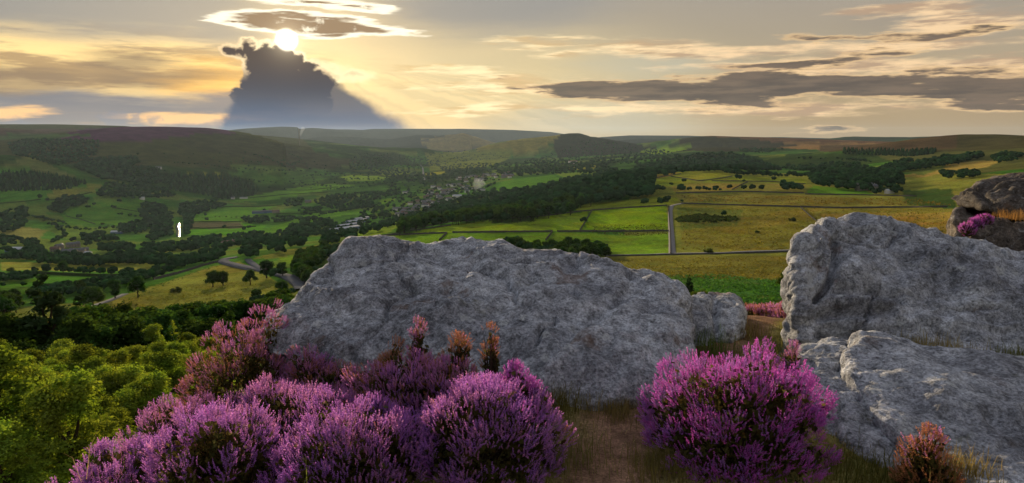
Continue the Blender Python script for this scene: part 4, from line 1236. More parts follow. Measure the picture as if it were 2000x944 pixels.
dt = obj('distant_woodland', mesh_np('distant_woodland', np.concatenate(pv), np.concatenate(pf), M_leaf_far, col=np.concatenate(pc)))
tag(dt, 'dark distant woods, hedgerow trees and copses spread over the valley', 'woodland', kind='stuff')
DBG = ('TREES', len(TREES), 'solo', len(solo), 'far', len(far), 'fartris', sum(len(f) for f in pf))

# ------------------------------------------------------------------ walls, roads, river, buildings
M_wall = simple_mat('dry_stone', (0.075, 0.072, 0.062), 0.95, 0.35, 1.2)
M_hedge = simple_mat('hedge_leaf', (0.030, 0.048, 0.014), 0.95, 0.35, 1.5)
M_road = simple_mat('asphalt', (0.13, 0.135, 0.145), 0.85, 0.15, 0.6)
M_track = simple_mat('gravel_track', (0.24, 0.23, 0.22), 0.95, 0.15, 0.8)
M_paint = simple_mat('road_paint', (0.75, 0.75, 0.72), 0.7, 0.05, 2.0)
M_stone = simple_mat('house_stone', (0.26, 0.23, 0.19), 0.9, 0.25, 1.5)
M_render = simple_mat('white_render', (0.72, 0.70, 0.66), 0.8, 0.08, 0.8)
M_slate = simple_mat('slate_roof', (0.13, 0.135, 0.15), 0.6, 0.2, 1.5)
M_tile = simple_mat('brown_roof', (0.18, 0.12, 0.10), 0.8, 0.2, 1.5)
M_metal = simple_mat('pale_sheet_roof', (0.55, 0.57, 0.60), 0.45, 0.08, 0.5)
M_blue = simple_mat('blue_cladding', (0.10, 0.17, 0.30), 0.6, 0.1, 0.6)


def resample(line, step_m, rmin=14.0):
    line = np.asarray(line, float)
    seg = np.r_[0, np.cumsum(np.linalg.norm(np.diff(line, axis=0), axis=1))]
    s = np.linspace(0, seg[-1], 400)
    q = cast(np.interp(s, seg, line[:, 0]), np.interp(s, seg, line[:, 1]), rmin)
    q = q[~np.isnan(q[:, 0])][:, :2]
    # drop jumps over hidden ground
    d = np.r_[0, np.cumsum(np.linalg.norm(np.diff(q, axis=0), axis=1))]
    n = max(2, int(d[-1] / step_m))
    t = np.linspace(0, d[-1], n)
    q = np.stack([np.interp(t, d, q[:, 0]), np.interp(t, d, q[:, 1])], -1)
    for _ in range(2):
        q[1:-1] = (q[:-2] + 2 * q[1:-1] + q[2:]) / 4
    return q


def barrier(name, line, h, w, mat, label, cat, group=None, step=3.0, seed=0):
    """wall or hedge following the ground along a photo polyline"""
    q = resample(line, step)
    rg = np.random.default_rng(seed + int(line[0][0]))
    n = len(q)
    d = unit(np.gradient(q, axis=0)); nrm = np.stack([-d[:, 1], d[:, 0]], -1)
    z = height(q[:, 0], q[:, 1])
    hh = h * rg.uniform(0.85, 1.15, n)
    V = []
    for (o, top) in ((-0.5, 0), (-0.36, 1), (0.36, 1), (0.5, 0)):
        p = q + nrm * o * w
        V.append(np.c_[p, z + (hh if top else -0.6)])
    V = np.stack(V, 1)
    i = np.arange(n - 1)[:, None] * 4
    Fq = np.concatenate([np.concatenate([i + a, i + a + 1, i + a + 5, i + a + 4], 1) for a in range(3)])
    caps = np.array([[0, 1, 2, 3], [(n - 1) * 4 + 3, (n - 1) * 4 + 2, (n - 1) * 4 + 1, (n - 1) * 4]])
    o = obj(name, mesh_np(name, V.reshape(-1, 3), [Fq, caps], mat))
    return tag(o, label, cat, group)


def strip(name, line, w, mat, lift=0.25, step=3.0, parent=None, offs=0.0):
    q = resample(line, step)
    d = unit(np.gradient(q, axis=0)); nrm = np.stack([-d[:, 1], d[:, 0]], -1)
    q = q + nrm * offs
    L, Rr = q + nrm * w / 2, q - nrm * w / 2
    zc = np.maximum(height(q[:, 0], q[:, 1]), np.maximum(height(L[:, 0], L[:, 1]), height(Rr[:, 0], Rr[:, 1]))) + lift
    n = len(q)
    V = np.stack([np.c_[L, zc], np.c_[Rr, zc], np.c_[Rr, zc - 1.2], np.c_[L, zc - 1.2]], 1)
    i = np.arange(n - 1)[:, None] * 4
    Fq = np.concatenate([np.concatenate([i + a, i + (a + 1) % 4, i + (a + 1) % 4 + 4, i + a + 4], 1) for a in (0, 1, 3)])
    return obj(name, mesh_np(name, V.reshape(-1, 3), Fq, mat), parent)


WL = [   # photo polyline, height, label
    ([(735, 462), (790, 459), (872, 456)], 1.4, 'dark dry stone wall above the boulder crest, left run'),
    ([(884, 455), (1000, 454), (1078, 453)], 1.4, 'dark dry stone wall above the boulder crest, middle run'),
    ([(1088, 453), (1200, 453), (1306, 452)], 1.4, 'dark dry stone wall running to the straight track'),
    ([(873, 456), (858, 470)], 1.4, 'short cross wall near the top of the boulder'),
    ([(1079, 453), (1066, 470)], 1.4, 'short cross wall in the middle of the lower fields'),
    ([(1156, 412), (1143, 434), (1132, 452)], 1.4, 'steep field wall with a thorn tree at its side'),
    ([(960, 429), (1060, 423), (1130, 414), (1200, 408), (1303, 402)], 1.4, 'long field wall under the big dark wood'),
    ([(1305, 402), (1309, 450), (1310, 497)], 1.3, 'wall along the left side of the straight track'),
    ([(1330, 398), (1420, 401), (1530, 404), (1640, 407), (1850, 405)], 1.5, 'long wall across the golden moor'),
    ([(1562, 404), (1585, 425), (1602, 438)], 1.0, 'broken wall line climbing the golden moor'),
    ([(1320, 378), (1450, 375), (1570, 378)], 1.5, 'wall behind the row of rounded field trees'),
    ([(1572, 380), (1700, 382), (1790, 384)], 1.4, 'wall below the green cottage field'),
    ([(1240, 358), (1300, 344), (1330, 340)], 1.3, 'wall between the pale gold strip and yellow field'),
    ([(1310, 345), (1366, 354), (1400, 350), (1430, 345)], 1.3, 'wall bending between two yellow fields'),
    ([(1390, 354), (1500, 355), (1573, 360)], 1.3, 'wall under the sunlit tree'),
    ([(1430, 371), (1447, 362), (1460, 356)], 1.3, 'short wall climbing beside a dark round tree'),
    ([(1190, 501), (1310, 498.5), (1440, 496), (1550, 492)], 0.9, 'low wall edging the moor road'),
    ([(10, 661), (70, 650), (110, 634), (140, 622), (183, 604)], 1.4, 'bramble covered wall below the lone oak'),
    ([(138, 632), (190, 626), (300, 615), (400, 602), (480, 594)], 1.4, 'dark wall along the foot of the sloping pasture'),
    ([(300, 547), (345, 536), (400, 519), (428, 512)], 1.8, 'overgrown wall along the upper pasture edge'),
    ([(430, 513), (455, 521), (485, 527), (500, 530)], 1.0, 'low roadside wall around the bend'),
    ([(128, 422), (160, 430), (186, 438)], 1.5, 'thin dark wall crossing the sheep pasture'),
    ([(690, 472), (740, 463), (800, 452), (880, 441)], 1.3, 'wall rising along the edge of the bright field'),
    ([(800, 449), (880, 434), (960, 429)], 1.3, 'hedge topped wall between wood and bright field'),
]
for k, (ln, h, lab) in enumerate(WL):
    barrier('dry_stone_wall', ln, h, 0.8, M_wall, lab, 'wall', seed=k)
HL = [
    ([(375, 446), (400, 447), (440, 445), (500, 443)], 'thin hedge across the green river field'),
    ([(374, 434), (420, 434), (470, 434)], 'hedge between brown strip and green river field'),
    ([(400, 404), (500, 404), (550, 401)], 'thick hedge left of the grey farm'),
    ([(540, 418), (600, 417), (640, 413), (700, 408)], 'hedge along the pasture of the grey farm'),
    ([(480, 388), (560, 380), (640, 376)], 'hedge across the wide pale pasture'),
    ([(520, 372), (600, 372), (660, 366)], 'upper hedge of the wide pale pasture'),
    ([(90, 392), (130, 388), (180, 376)], 'hedge beside the diagonal tree belt'),
    ([(0, 398), (50, 394), (80, 390)], 'hedge under the flat green field'),
    ([(75, 535), (160, 540), (260, 541), (320, 535)], 'low hedge under the spreading hedge trees'),
    ([(510, 466), (525, 460), (550, 455)], 'clipped hedge beside the yard wall'),
    ([(740, 345), (790, 343), (830, 341)], 'hedge on the far valley floor'),
    ([(220, 406), (268, 414)], 'hedge between two sheep pastures'),
]
for k, (ln, lab) in enumerate(HL):
    barrier('hedge', ln, 2.2, 1.8, M_hedge, lab, 'hedge', seed=50 + k, step=6.0)

# roads
bend = strip('road', [(593, 566), (588, 556), (578, 548), (560, 540), (535, 534), (512, 528), (490, 525), (465, 520), (446, 515), (436, 512), (440, 508), (455, 505), (463, 503.5)], 8.5, M_road)
tag(bend, 'grey main road curving round the bend below the pasture', kind='structure')
for off in (-3.7, 0.0, 3.7):
    ln = [(593, 566), (588, 556), (578, 548), (560, 540), (535, 534), (512, 528), (490, 525), (465, 520), (446, 515), (436, 512), (440, 508), (455, 505), (463, 503.5)]
    strip('painted_line', ln, 0.16, M_paint, 0.27, 3.0, bend, off)
spur = strip('lane', [(512, 527), (500, 520), (488, 512), (484, 507)], 5, M_road); tag(spur, 'side lane joining the main road', kind='structure')
tr = strip('track', [(1313, 498), (1312, 470), (1310, 440), (1309, 412), (1312, 402), (1325, 399), (1345, 396.5)], 4.6, M_track); tag(tr, 'straight pale track between the fields', kind='structure')
mr = strip('moor_road', [(1180, 500), (1250, 499), (1313, 497), (1430, 494), (1560, 489.5)], 5.0, M_road); tag(mr, 'grey road across the moor', kind='structure')
vr = strip('valley_road', [(829, 352), (827, 342), (826, 330), (822, 322)], 9, M_track, 0.6, 12.0); tag(vr, 'pale road running straight up the valley', kind='structure')
ln = strip('farm_lane', [(150, 608), (175, 600), (215, 588), (245, 575)], 3.5, M_track); tag(ln, 'pale lane behind the pasture trees', kind='structure')

# river glint
m, g, out = new_mat('river_water')
gb = g.n('ShaderNodeBsdfGlossy'); gb.inputs['Roughness'].default_value = 0.16
gb.inputs['Color'].default_value = (0.9, 0.92, 0.95, 1)
nb = g.n('ShaderNodeBump'); nb.inputs['Strength'].default_value = 1.0
g.put(nb.inputs['Height'], g.noise(g.n('ShaderNodeTexCoord').outputs['Object'], 0.35, 3))
g.t.links.new(nb.outputs[0], gb.inputs['Normal']); g.t.links.new(gb.outputs[0], out.inputs[0])
rv = strip('river', [(348, 463), (349, 452), (347, 444), (348, 437)], 9, m, 0.6, 5.0)
tag(rv, 'bright river glinting between dark trees', kind='structure')


def house_mesh(l, w, h, rh, eave=0.35):
    """gabled house: walls, roof, chimney (origin at the ground centre)"""
    x, y = l / 2, w / 2
    V = [(-x, -y, -1.5), (x, -y, -1.5), (x, y, -1.5), (-x, y, -1.5), (-x, -y, h), (x, -y, h), (x, y, h), (-x, y, h), (-x, 0, h + rh), (x, 0, h + rh)]
    Fq = [np.array([(0, 1, 5, 4), (2, 3, 7, 6), (1, 2, 6, 5), (3, 0, 4, 7)]), np.array([(5, 6, 9), (7, 4, 8)])]
    e = eave; dz = rh * e / y
    xr, yr = x + e, y + e
    Rv = []
    for s in (-1, 1):
        for t in (0.0, 0.22):
            Rv += [(-xr, s * yr, h - dz + t), (xr, s * yr, h - dz + t), (xr, 0, h + rh + t), (-xr, 0, h + rh + t)]
    Rf = []
    for s in (0, 8):
        Rf += [(s + 4, s + 5, s + 6, s + 7), (s, s + 3, s + 2, s + 1), (s, s + 1, s + 5, s + 4), (s + 1, s + 2, s + 6, s + 5), (s + 3, s, s + 4, s + 7)]
    c = 0.45
    Cv = [(sx * c + x * 0.62, sy * c, z) for z in (h + rh * 0.5, h + rh + 1.3) for (sx, sy) in ((-1, -1), (1, -1), (1, 1), (-1, 1))]
    Cf = [(0, 1, 5, 4), (1, 2, 6, 5), (2, 3, 7, 6), (3, 0, 4, 7), (4, 5, 6, 7)]
    # windows and a door on the long sides
    Wv = []; Wf = []
    for s in (-1, 1):
        for k in (-0.6, -0.2, 0.2, 0.6):
            for zz in ((1.0, 2.1), (3.4, 4.4)):
                if zz[1] > h - 0.2: continue
                n = len(Wv); yy = s * (y + 0.03)
                Wv += [(k * x - 0.45, yy, zz[0]), (k * x + 0.45, yy, zz[0]), (k * x + 0.45, yy, zz[1]), (k * x - 0.45, yy, zz[1])]
                Wf.append((n, n + 1, n + 2, n + 3))
    return (np.array(V, float), Fq), (np.array(Rv, float), np.array(Rf)), (np.array(Cv), np.array(Cf)), (np.array(Wv), np.array(Wf))


M_glass = simple_mat('window_glass', (0.03, 0.035, 0.045), 0.15, 0.1, 1.0)
_HM = {}


def house(px, py, rz, size, wallm, roofm, label, group=None, name='house', chimney=True, windows=True, cat='house'):
    q = cast([px], [py])[0]
    key = (size, wallm.name, roofm.name)
    if key not in _HM:
        a, b, c, w = house_mesh(*size)
        _HM[key] = (mesh_np('house_wall', a[0], a[1], wallm), mesh_np('house_roof', b[0], b[1], roofm), mesh_np('house_chimney', c[0], c[1], M_stone), mesh_np('house_windows', w[0], w[1], M_glass) if len(w[1]) else None)
    a, b, c, w = _HM[key]
    e = empty(name, q[:3], rz)
    obj('wall', a, e); rf = obj('roof', b, e)
    if chimney: obj('chimney', c, rf)
    if windows and w: tag(obj('window_panes', w, e), kind='stuff')
    return tag(e, label, cat, group)


HS = (12.0, 8.0, 5.2, 2.8)
HL_ = (20.0, 8.5, 5.6, 3.0)
rg = np.random.default_rng(5)
# hamlet
for (px, py, rz, sz, wm, rm, lab) in (
        (108, 492, 0.3, HS, M_stone, M_tile, 'brown stone cottage in the middle of the hamlet'),
        (116, 486, 1.2, HS, M_stone, M_slate, 'stone cottage behind the hamlet trees'),
        (143, 483, 0.9, HL_, M_stone, M_slate, 'tall gabled stone house under the oak'),
        (136, 498, 0.1, HL_, M_stone, M_slate, 'long blue slate row at the hamlet front'),
        (152, 496, 0.2, HL_, M_stone, M_slate, 'slate roofed house beside parked vans'),
        (165, 494, 0.5, HS, M_stone, M_slate, 'small gabled house closing the hamlet'),
        (172, 497, 0.0, (9.0, 6.0, 3.0, 1.4), M_render, M_metal, 'small white shed at the end of the hamlet')):
    house(px, py, rz, sz, wm, rm, lab)
house(32, 492, 0.05, (24.0, 14.0, 4.5, 2.6), M_blue, M_metal, 'open metal barn with shiny roof beside the trees', name='barn', chimney=False, windows=False, cat='barn')
for (px, py, sz, lab) in ((505, 417, (34.0, 14.0, 5.0, 3.0), 'long grey farm shed on the valley floor'), (522, 416, (30.0, 13.0, 5.0, 3.0), 'middle grey shed of the valley farm')):
    house(px, py, 0.15, sz, M_blue, M_slate, lab, name='farm_shed', chimney=False, windows=False, cat='shed')
house(539, 416, 0.4, HL_, M_stone, M_tile, 'pale stone farmhouse beside the grey sheds', name='farmhouse')
house(602, 396, 0.2, HL_, M_stone, M_slate, 'stone house tucked in the hedge wood')
house(476, 388, 0.2, (26.0, 12.0, 4.0, 2.4), M_render, M_slate, 'pale farm shed under the plantation', name='farm_shed', chimney=False, windows=False, cat='shed')
house(455, 389, 0.2, HS, M_render, M_slate, 'small white farm cottage under the plantation')
house(276, 380, 0.2, HL_, M_render, M_slate, 'white house half hidden by the wood')
house(278, 390, 0.1, HS, M_render, M_metal, 'small pale shed by the sheep pasture', name='farm_shed', chimney=False, windows=False, cat='shed')
house(310, 330, 0.1, HL_, M_render, M_slate, 'pale hill farm under the purple moor', name='farmhouse')
house(388, 483, 0.1, HS, M_stone, M_slate, 'small stone cottage under the river thicket')
house(447, 481, 0.9, HL_, M_stone, M_tile, 'brown stone cottage above the road bend')
house(312, 482, 0.1, (20.0, 9.0, 3.5, 1.6), M_render, M_slate, 'low dark roofed shed by the river', name='farm_shed', chimney=False, windows=False, cat='shed')
house(228, 456, 0.1, (22.0, 10.0, 3.5, 2.4), M_blue, M_metal, 'round topped blue shed on the pasture bank', name='farm_shed', chimney=False, windows=False, cat='shed')
# long white sheds down in the valley bottom
for (px, py, rz, sz, lab) in ((672, 452, 0.95, (62.0, 13.0, 6.0, 1.6), 'long white roofed shed with blue end wall'), (684, 444, 0.95, (58.0, 12.0, 6.0, 1.6), 'second long white roofed shed'),
                              (697, 436, 0.95, (52.0, 12.0, 6.0, 1.6), 'third long white roofed shed among scrub'), (706, 430, 0.95, (40.0, 10.0, 5.0, 1.4), 'narrow white roofed shed nearest the town')):
    house(px, py, rz, sz, M_blue, M_metal, lab, 'long white sheds', 'industrial_shed', False, False, 'shed')
# town
TOWN = [([(880, 350), (930, 342), (1005, 338), (1010, 346), (960, 352), (900, 358)], 34), ([(820, 370), (880, 362), (950, 362), (950, 372), (880, 384), (830, 384)], 26),
        ([(790, 395), (850, 380), (900, 382), (880, 398), (820, 420), (780, 425)], 30), ([(770, 410), (830, 395), (840, 404), (780, 432)], 12)]
for (poly, n) in TOWN:
    p = rg.uniform(np.min(poly, 0), np.max(poly, 0), (600, 2)); p = p[inpoly(p[:, 0], p[:, 1], poly)][:n]
    for (a, b) in p:
        wm = M_render if rg.random() < 0.45 else M_stone
        house(a, b, rg.uniform(-0.6, 0.6), HL_ if rg.random() < 0.5 else (14.0, 9.0, 6.0, 3.2), wm, M_slate if rg.random() < 0.6 else M_tile,
              'white rendered town house among the valley trees' if wm is M_render else 'stone town house among the valley trees',
              'white town houses' if wm is M_render else 'stone town houses', windows=False)
house(928, 413, 0.3, (11.0, 8.0, 8.0, 3.0), M_render, M_slate, 'tall white house at the edge of the big wood')
house(893, 388, 0.2, (26.0, 12.0, 8.0, 3.0), M_render, M_metal, 'large white building glowing in the town')
house(792, 378, 0.2, HL_, M_render, M_slate, 'white house alone left of the town')
house(1119, 320, 0.1, (44.0, 16.0, 12.0, 4.0), M_render, M_tile, 'pale mansion catching light on the wooded hillside', name='mansion')
house(1688, 372, 0.15, (20.0, 9.0, 6.0, 3.2), M_stone, M_slate, 'stone cottage with slate roof under the dark wood', name='cottage')
house(1701, 371, 0.15, (14.0, 8.0, 4.6, 2.6), M_stone, M_slate, 'lower wing of the stone cottage on the moor edge', name='cottage')
house(1737, 378, 0.2, (9.0, 6.0, 3.2, 1.8), M_render, M_metal, 'small white outbuilding under the garden trees', name='outbuilding', chimney=False, windows=False, cat='shed')
house(812, 440, 0.3, HS, M_render, M_slate, 'small white house under the bright field')
# works chimney on the far valley side
q = cast([585], [284])[0]
v, f = tube([(0, 0, -5), (0, 0, 60), (0, 0, 120)], [3.2, 2.6, 2.0], 10)
o = obj('works_chimney', mesh_np('works_chimney', v, f, M_stone), None, q[:3]); tag(o, 'thin tall works chimney far up the valley', 'chimney')


def smoke(name, px, py0, py1, r0, r1, dens, lean, label):
    q = cast([px], [py0])[0]
    hgt = (py0 - py1) * q[3] / F
    n = 9
    pts = [(lean * hgt * (k / (n - 1)) ** 1.3, 0, hgt * k / (n - 1)) for k in range(n)]
    rad = [r0 + (r1 - r0) * k / (n - 1) for k in range(n)]; rad[0] *= 0.4; rad[-1] *= 0.5
    v, f = tube(pts, rad, 12)
    v = v + 0.25 * r1 * np.stack([fbm(v / r1, 3, 5), fbm(v / r1, 3, 6), fbm(v / r1, 3, 7)], -1)
    caps_a = np.array([[0] + list(range(11, 0, -1))]); caps_b = np.array([list(range((n - 1) * 12, n * 12))])
    m, g, out = new_mat(name)
    pv = g.n('ShaderNodeVolumePrincipled')
    pv.inputs['Color'].default_value = (0.75, 0.8, 0.86, 1)
    pv.inputs['Density'].default_value = dens
    g.t.links.new(pv.outputs[0], out.inputs['Volume'])
    o = obj(name, mesh_np(name, v, [f, caps_a, caps_b], m), None, q[:3])
    tag(o, label, 'smoke', kind='stuff')


smoke('smoke', 930, 375, 350, 8, 22, 0.012, 0.35, 'pale smoke drifting up from the town')
smoke('steam_plume', 586, 268, 250, 12, 34, 0.004, 0.4, 'faint plume rising from the works chimney')

# bracken on the slope below the edge
def bracken(poly, n, size, col, label):
    rg = np.random.default_rng(int(poly[0][0]))
    p = rg.uniform(np.min(poly, 0), np.max(poly, 0), (n * 2, 2)); p = p[inpoly(p[:, 0], p[:, 1], poly)][:n]
    q = cast(p[:, 0], p[:, 1]); q = q[~np.isnan(q[:, 0])]
    cl = fbm(q[:, :2] / 4.0, 3, 5)
    k = cl > -0.12
    q = q[k]; cl = cl[k]
    P = q[:, :3] + np.c_[rg.normal(size=(len(q), 2)) * 0.3, 0.25 + 0.55 * np.clip(cl, 0, 1) + rg.random(len(q)) * 0.35]
    V, Q = leaf_quads(P, np.tile([0, 0, 1.6], (len(P), 1)), size, rg)
    c = np.repeat(np.array(col) * rg.uniform(0.55, 1.45, (len(P), 1)), 4, 0)
    o = obj('bracken', mesh_np('bracken', V, Q, M_bracken, col=c)); tag(o, label, 'bracken', kind='stuff')


M_bracken = leaf_material('bracken_frond', (1.0, 1.0, 1.0), 0, 0, 0.3)
bracken([(1280, 548), (1330, 540), (1400, 540), (1560, 556), (1565, 590), (1480, 600), (1350, 592), (1290, 578)], 9000, 0.38, (0.055, 0.15, 0.032), 'bright green bracken covering the slope below the edge')
bracken([(1200, 508), (1560, 503), (1565, 552), (1300, 545), (1220, 535)], 5000, 0.5, (0.15, 0.14, 0.035), 'rough moor grass and rushes under the moor road')
bracken([(20, 664), (140, 640), (300, 620), (480, 600), (470, 612), (300, 640), (150, 668), (0, 700), (0, 670)], 6000, 0.5, (0.085, 0.13, 0.03), 'bracken and bramble strip under the pasture wall')
bracken([(130, 612), (180, 602), (240, 588), (300, 566), (330, 545), (420, 514), (425, 522), (340, 552), (260, 590), (180, 618)], 3000, 0.55, (0.05, 0.085, 0.02), 'rough bramble bank along the pasture edge')

bracken([(1330, 404), (1560, 408), (1850, 410), (1850, 470), (1560, 490), (1330, 488)], 9000, 0.75, (0.15, 0.135, 0.03), 'rough tussocky grass on the golden moor')
bracken([(1330, 382), (1560, 384), (1800, 390), (1860, 402), (1560, 400), (1340, 394)], 3000, 0.9, (0.16, 0.12, 0.03), 'rusty rushes on the strip below the field trees')
bracken([(1160, 440), (1300, 440), (1305, 458), (1240, 462), (1150, 456)], 1400, 0.6, (0.07, 0.075, 0.02), 'dark rushes in the bright field by the wall')
bracken([(945, 427), (1060, 424), (1040, 436), (960, 438)], 1200, 0.6, (0.06, 0.085, 0.02), 'dark bracken patch in the bright field')
bracken([(180, 610), (420, 545), (540, 560), (480, 592), (300, 612)], 2500, 0.45, (0.14, 0.14, 0.03), 'tussocks dotted over the sloping pasture')

# ------------------------------------------------------------------ boulders
def rock_material(name, tint=(0.49, 0.51, 0.55), dark=0.0, lichen=1.0):
    m, g, out = new_mat(name)
    tc = g.n('ShaderNodeTexCoord').outputs['Object']
    big = g.noise(tc, 1.3, 5, 0.6)
    st = g.noise(g.v('MULTIPLY', tc, (2.0, 3.0, 9.0)), 1.0, 6, 0.65)
    mid = g.noise(tc, 9.0, 6, 0.7)
    fine = g.noise(tc, 55.0, 4, 0.75)
    vor = g.n('ShaderNodeTexVoronoi'); g.put(vor.inputs['Vector'], tc); vor.inputs['Scale'].default_value = 130.0
    grain = vor.outputs['Distance']
    c = g.mix(g.ss(mid, 0.32, 0.68), tuple(v * 0.50 for v in tint), tuple(v * 1.40 for v in tint))
    c = g.mix(g.ss(big, 0.42, 0.62, 0, 0.85), c, g.v('MULTIPLY', c, (0.48, 0.48, 0.50)))
    c = g.mix(g.ss(st, 0.52, 0.72, 0, 0.55), c, g.v('MULTIPLY', c, (0.55, 0.55, 0.58)))
    c = g.mix(g.ss(fine, 0.30, 0.72), g.v('SCALE', c, 0.45), g.v('SCALE', c, 1.42))
    c = g.mix(g.ss(grain, 0.25, 0.05, 0, 0.35), c, (0.50, 0.51, 0.52))
    # pale lichen blotches, brown stains
    l1 = g.noise(tc, 4.2, 5, 0.62, dist=0.3)
    c = g.mix(g.m('MULTIPLY', g.ss(l1, 0.63, 0.70), 0.55 * lichen), c, (0.55, 0.57, 0.58))
    wv = g.v('MULTIPLY_ADD', g.noise(tc, 14.0, 3, 0.6, color=True), (0.09, 0.09, 0.09), tc)
    v2 = g.n('ShaderNodeTexVoronoi'); g.put(v2.inputs['Vector'], wv); v2.inputs['Scale'].default_value = 7.0
    rc = g.n('ShaderNodeSeparateColor'); g.put(rc.inputs[0], v2.outputs['Color'])
    spot = g.m('MULTIPLY', g.ss(v2.outputs['Distance'], 0.34, 0.24), g.ss(rc.outputs[0], 0.74, 0.80))
    c = g.mix(g.m('MULTIPLY', g.m('MULTIPLY', spot, g.ss(fine, 0.3, 0.6)), 0.75 * lichen), c, (0.60, 0.62, 0.62))
    s1 = g.noise(g.v('ADD', tc, (7.3, 2.1, 4.4)), 2.2, 6, 0.7)
    c = g.mix(g.ss(s1, 0.57, 0.70, 0, 0.65), c, (0.15, 0.085, 0.05))
    s2 = g.noise(g.v('ADD', tc, (1.3, 9.1, 0.4)), 3.1, 6, 0.7)
    c = g.mix(g.ss(s2, 0.60, 0.72, 0, 0.45), c, (0.13, 0.13, 0.05))
    crust = g.noise(g.v('ADD', tc, (3.7, 5.1, 8.4)), 27.0, 5, 0.72)
    c = g.mix(g.ss(crust, 0.56, 0.66, 0, 0.5 * lichen), c, (0.56, 0.58, 0.60))
    c = g.mix(g.ss(crust, 0.44, 0.35, 0, 0.75), c, g.v('SCALE', c, 0.35))
    c = g.v('SCALE', c, 1.0 - dark)
    b = g.n('ShaderNodeBsdfPrincipled')
    g.put(b.inputs['Base Color'], c)
    b.inputs['Roughness'].default_value = 0.9
    b.inputs['Specular IOR Level'].default_value = 0.18
    hgt = g.m('ADD', g.m('ADD', g.m('MULTIPLY', mid, 0.5), g.m('MULTIPLY', fine, 0.22)), g.m('ADD', g.m('MULTIPLY', st, 0.35), g.m('MULTIPLY', g.m('MINIMUM', crust, 0.5), 0.5)))
    bp = g.n('ShaderNodeBump'); bp.inputs['Strength'].default_value = 1.0; bp.inputs['Distance'].default_value = 0.055
    g.put(bp.inputs['Height'], hgt)
    g.t.links.new(bp.outputs[0], b.inputs['Normal'])
    g.t.links.new(b.outputs[0], out.inputs[0])
    return m


M_rock = rock_material('gritstone')
M_rock_dark = rock_material('weathered_gritstone', (0.19, 0.16, 0.13), 0.1, 0.4)


def cr(P, t):
    """Catmull-Rom through rows of P (n, ...) at parameters t in 0..n-1"""
    n = len(P)
    i = np.clip(np.floor(t).astype(int), 0, n - 2); f = t - i
    p0, p1, p2, p3 = P[np.maximum(i - 1, 0)], P[i], P[i + 1], P[np.minimum(i + 2, n - 1)]
    f = f.reshape((-1,) + (1,) * (P.ndim - 1))
    return 0.5 * (2 * p1 + (p2 - p0) * f + (2 * p0 - 5 * p1 + 4 * p2 - p3) * f ** 2 + (3 * p1 - p0 - 3 * p2 + p3) * f ** 3)


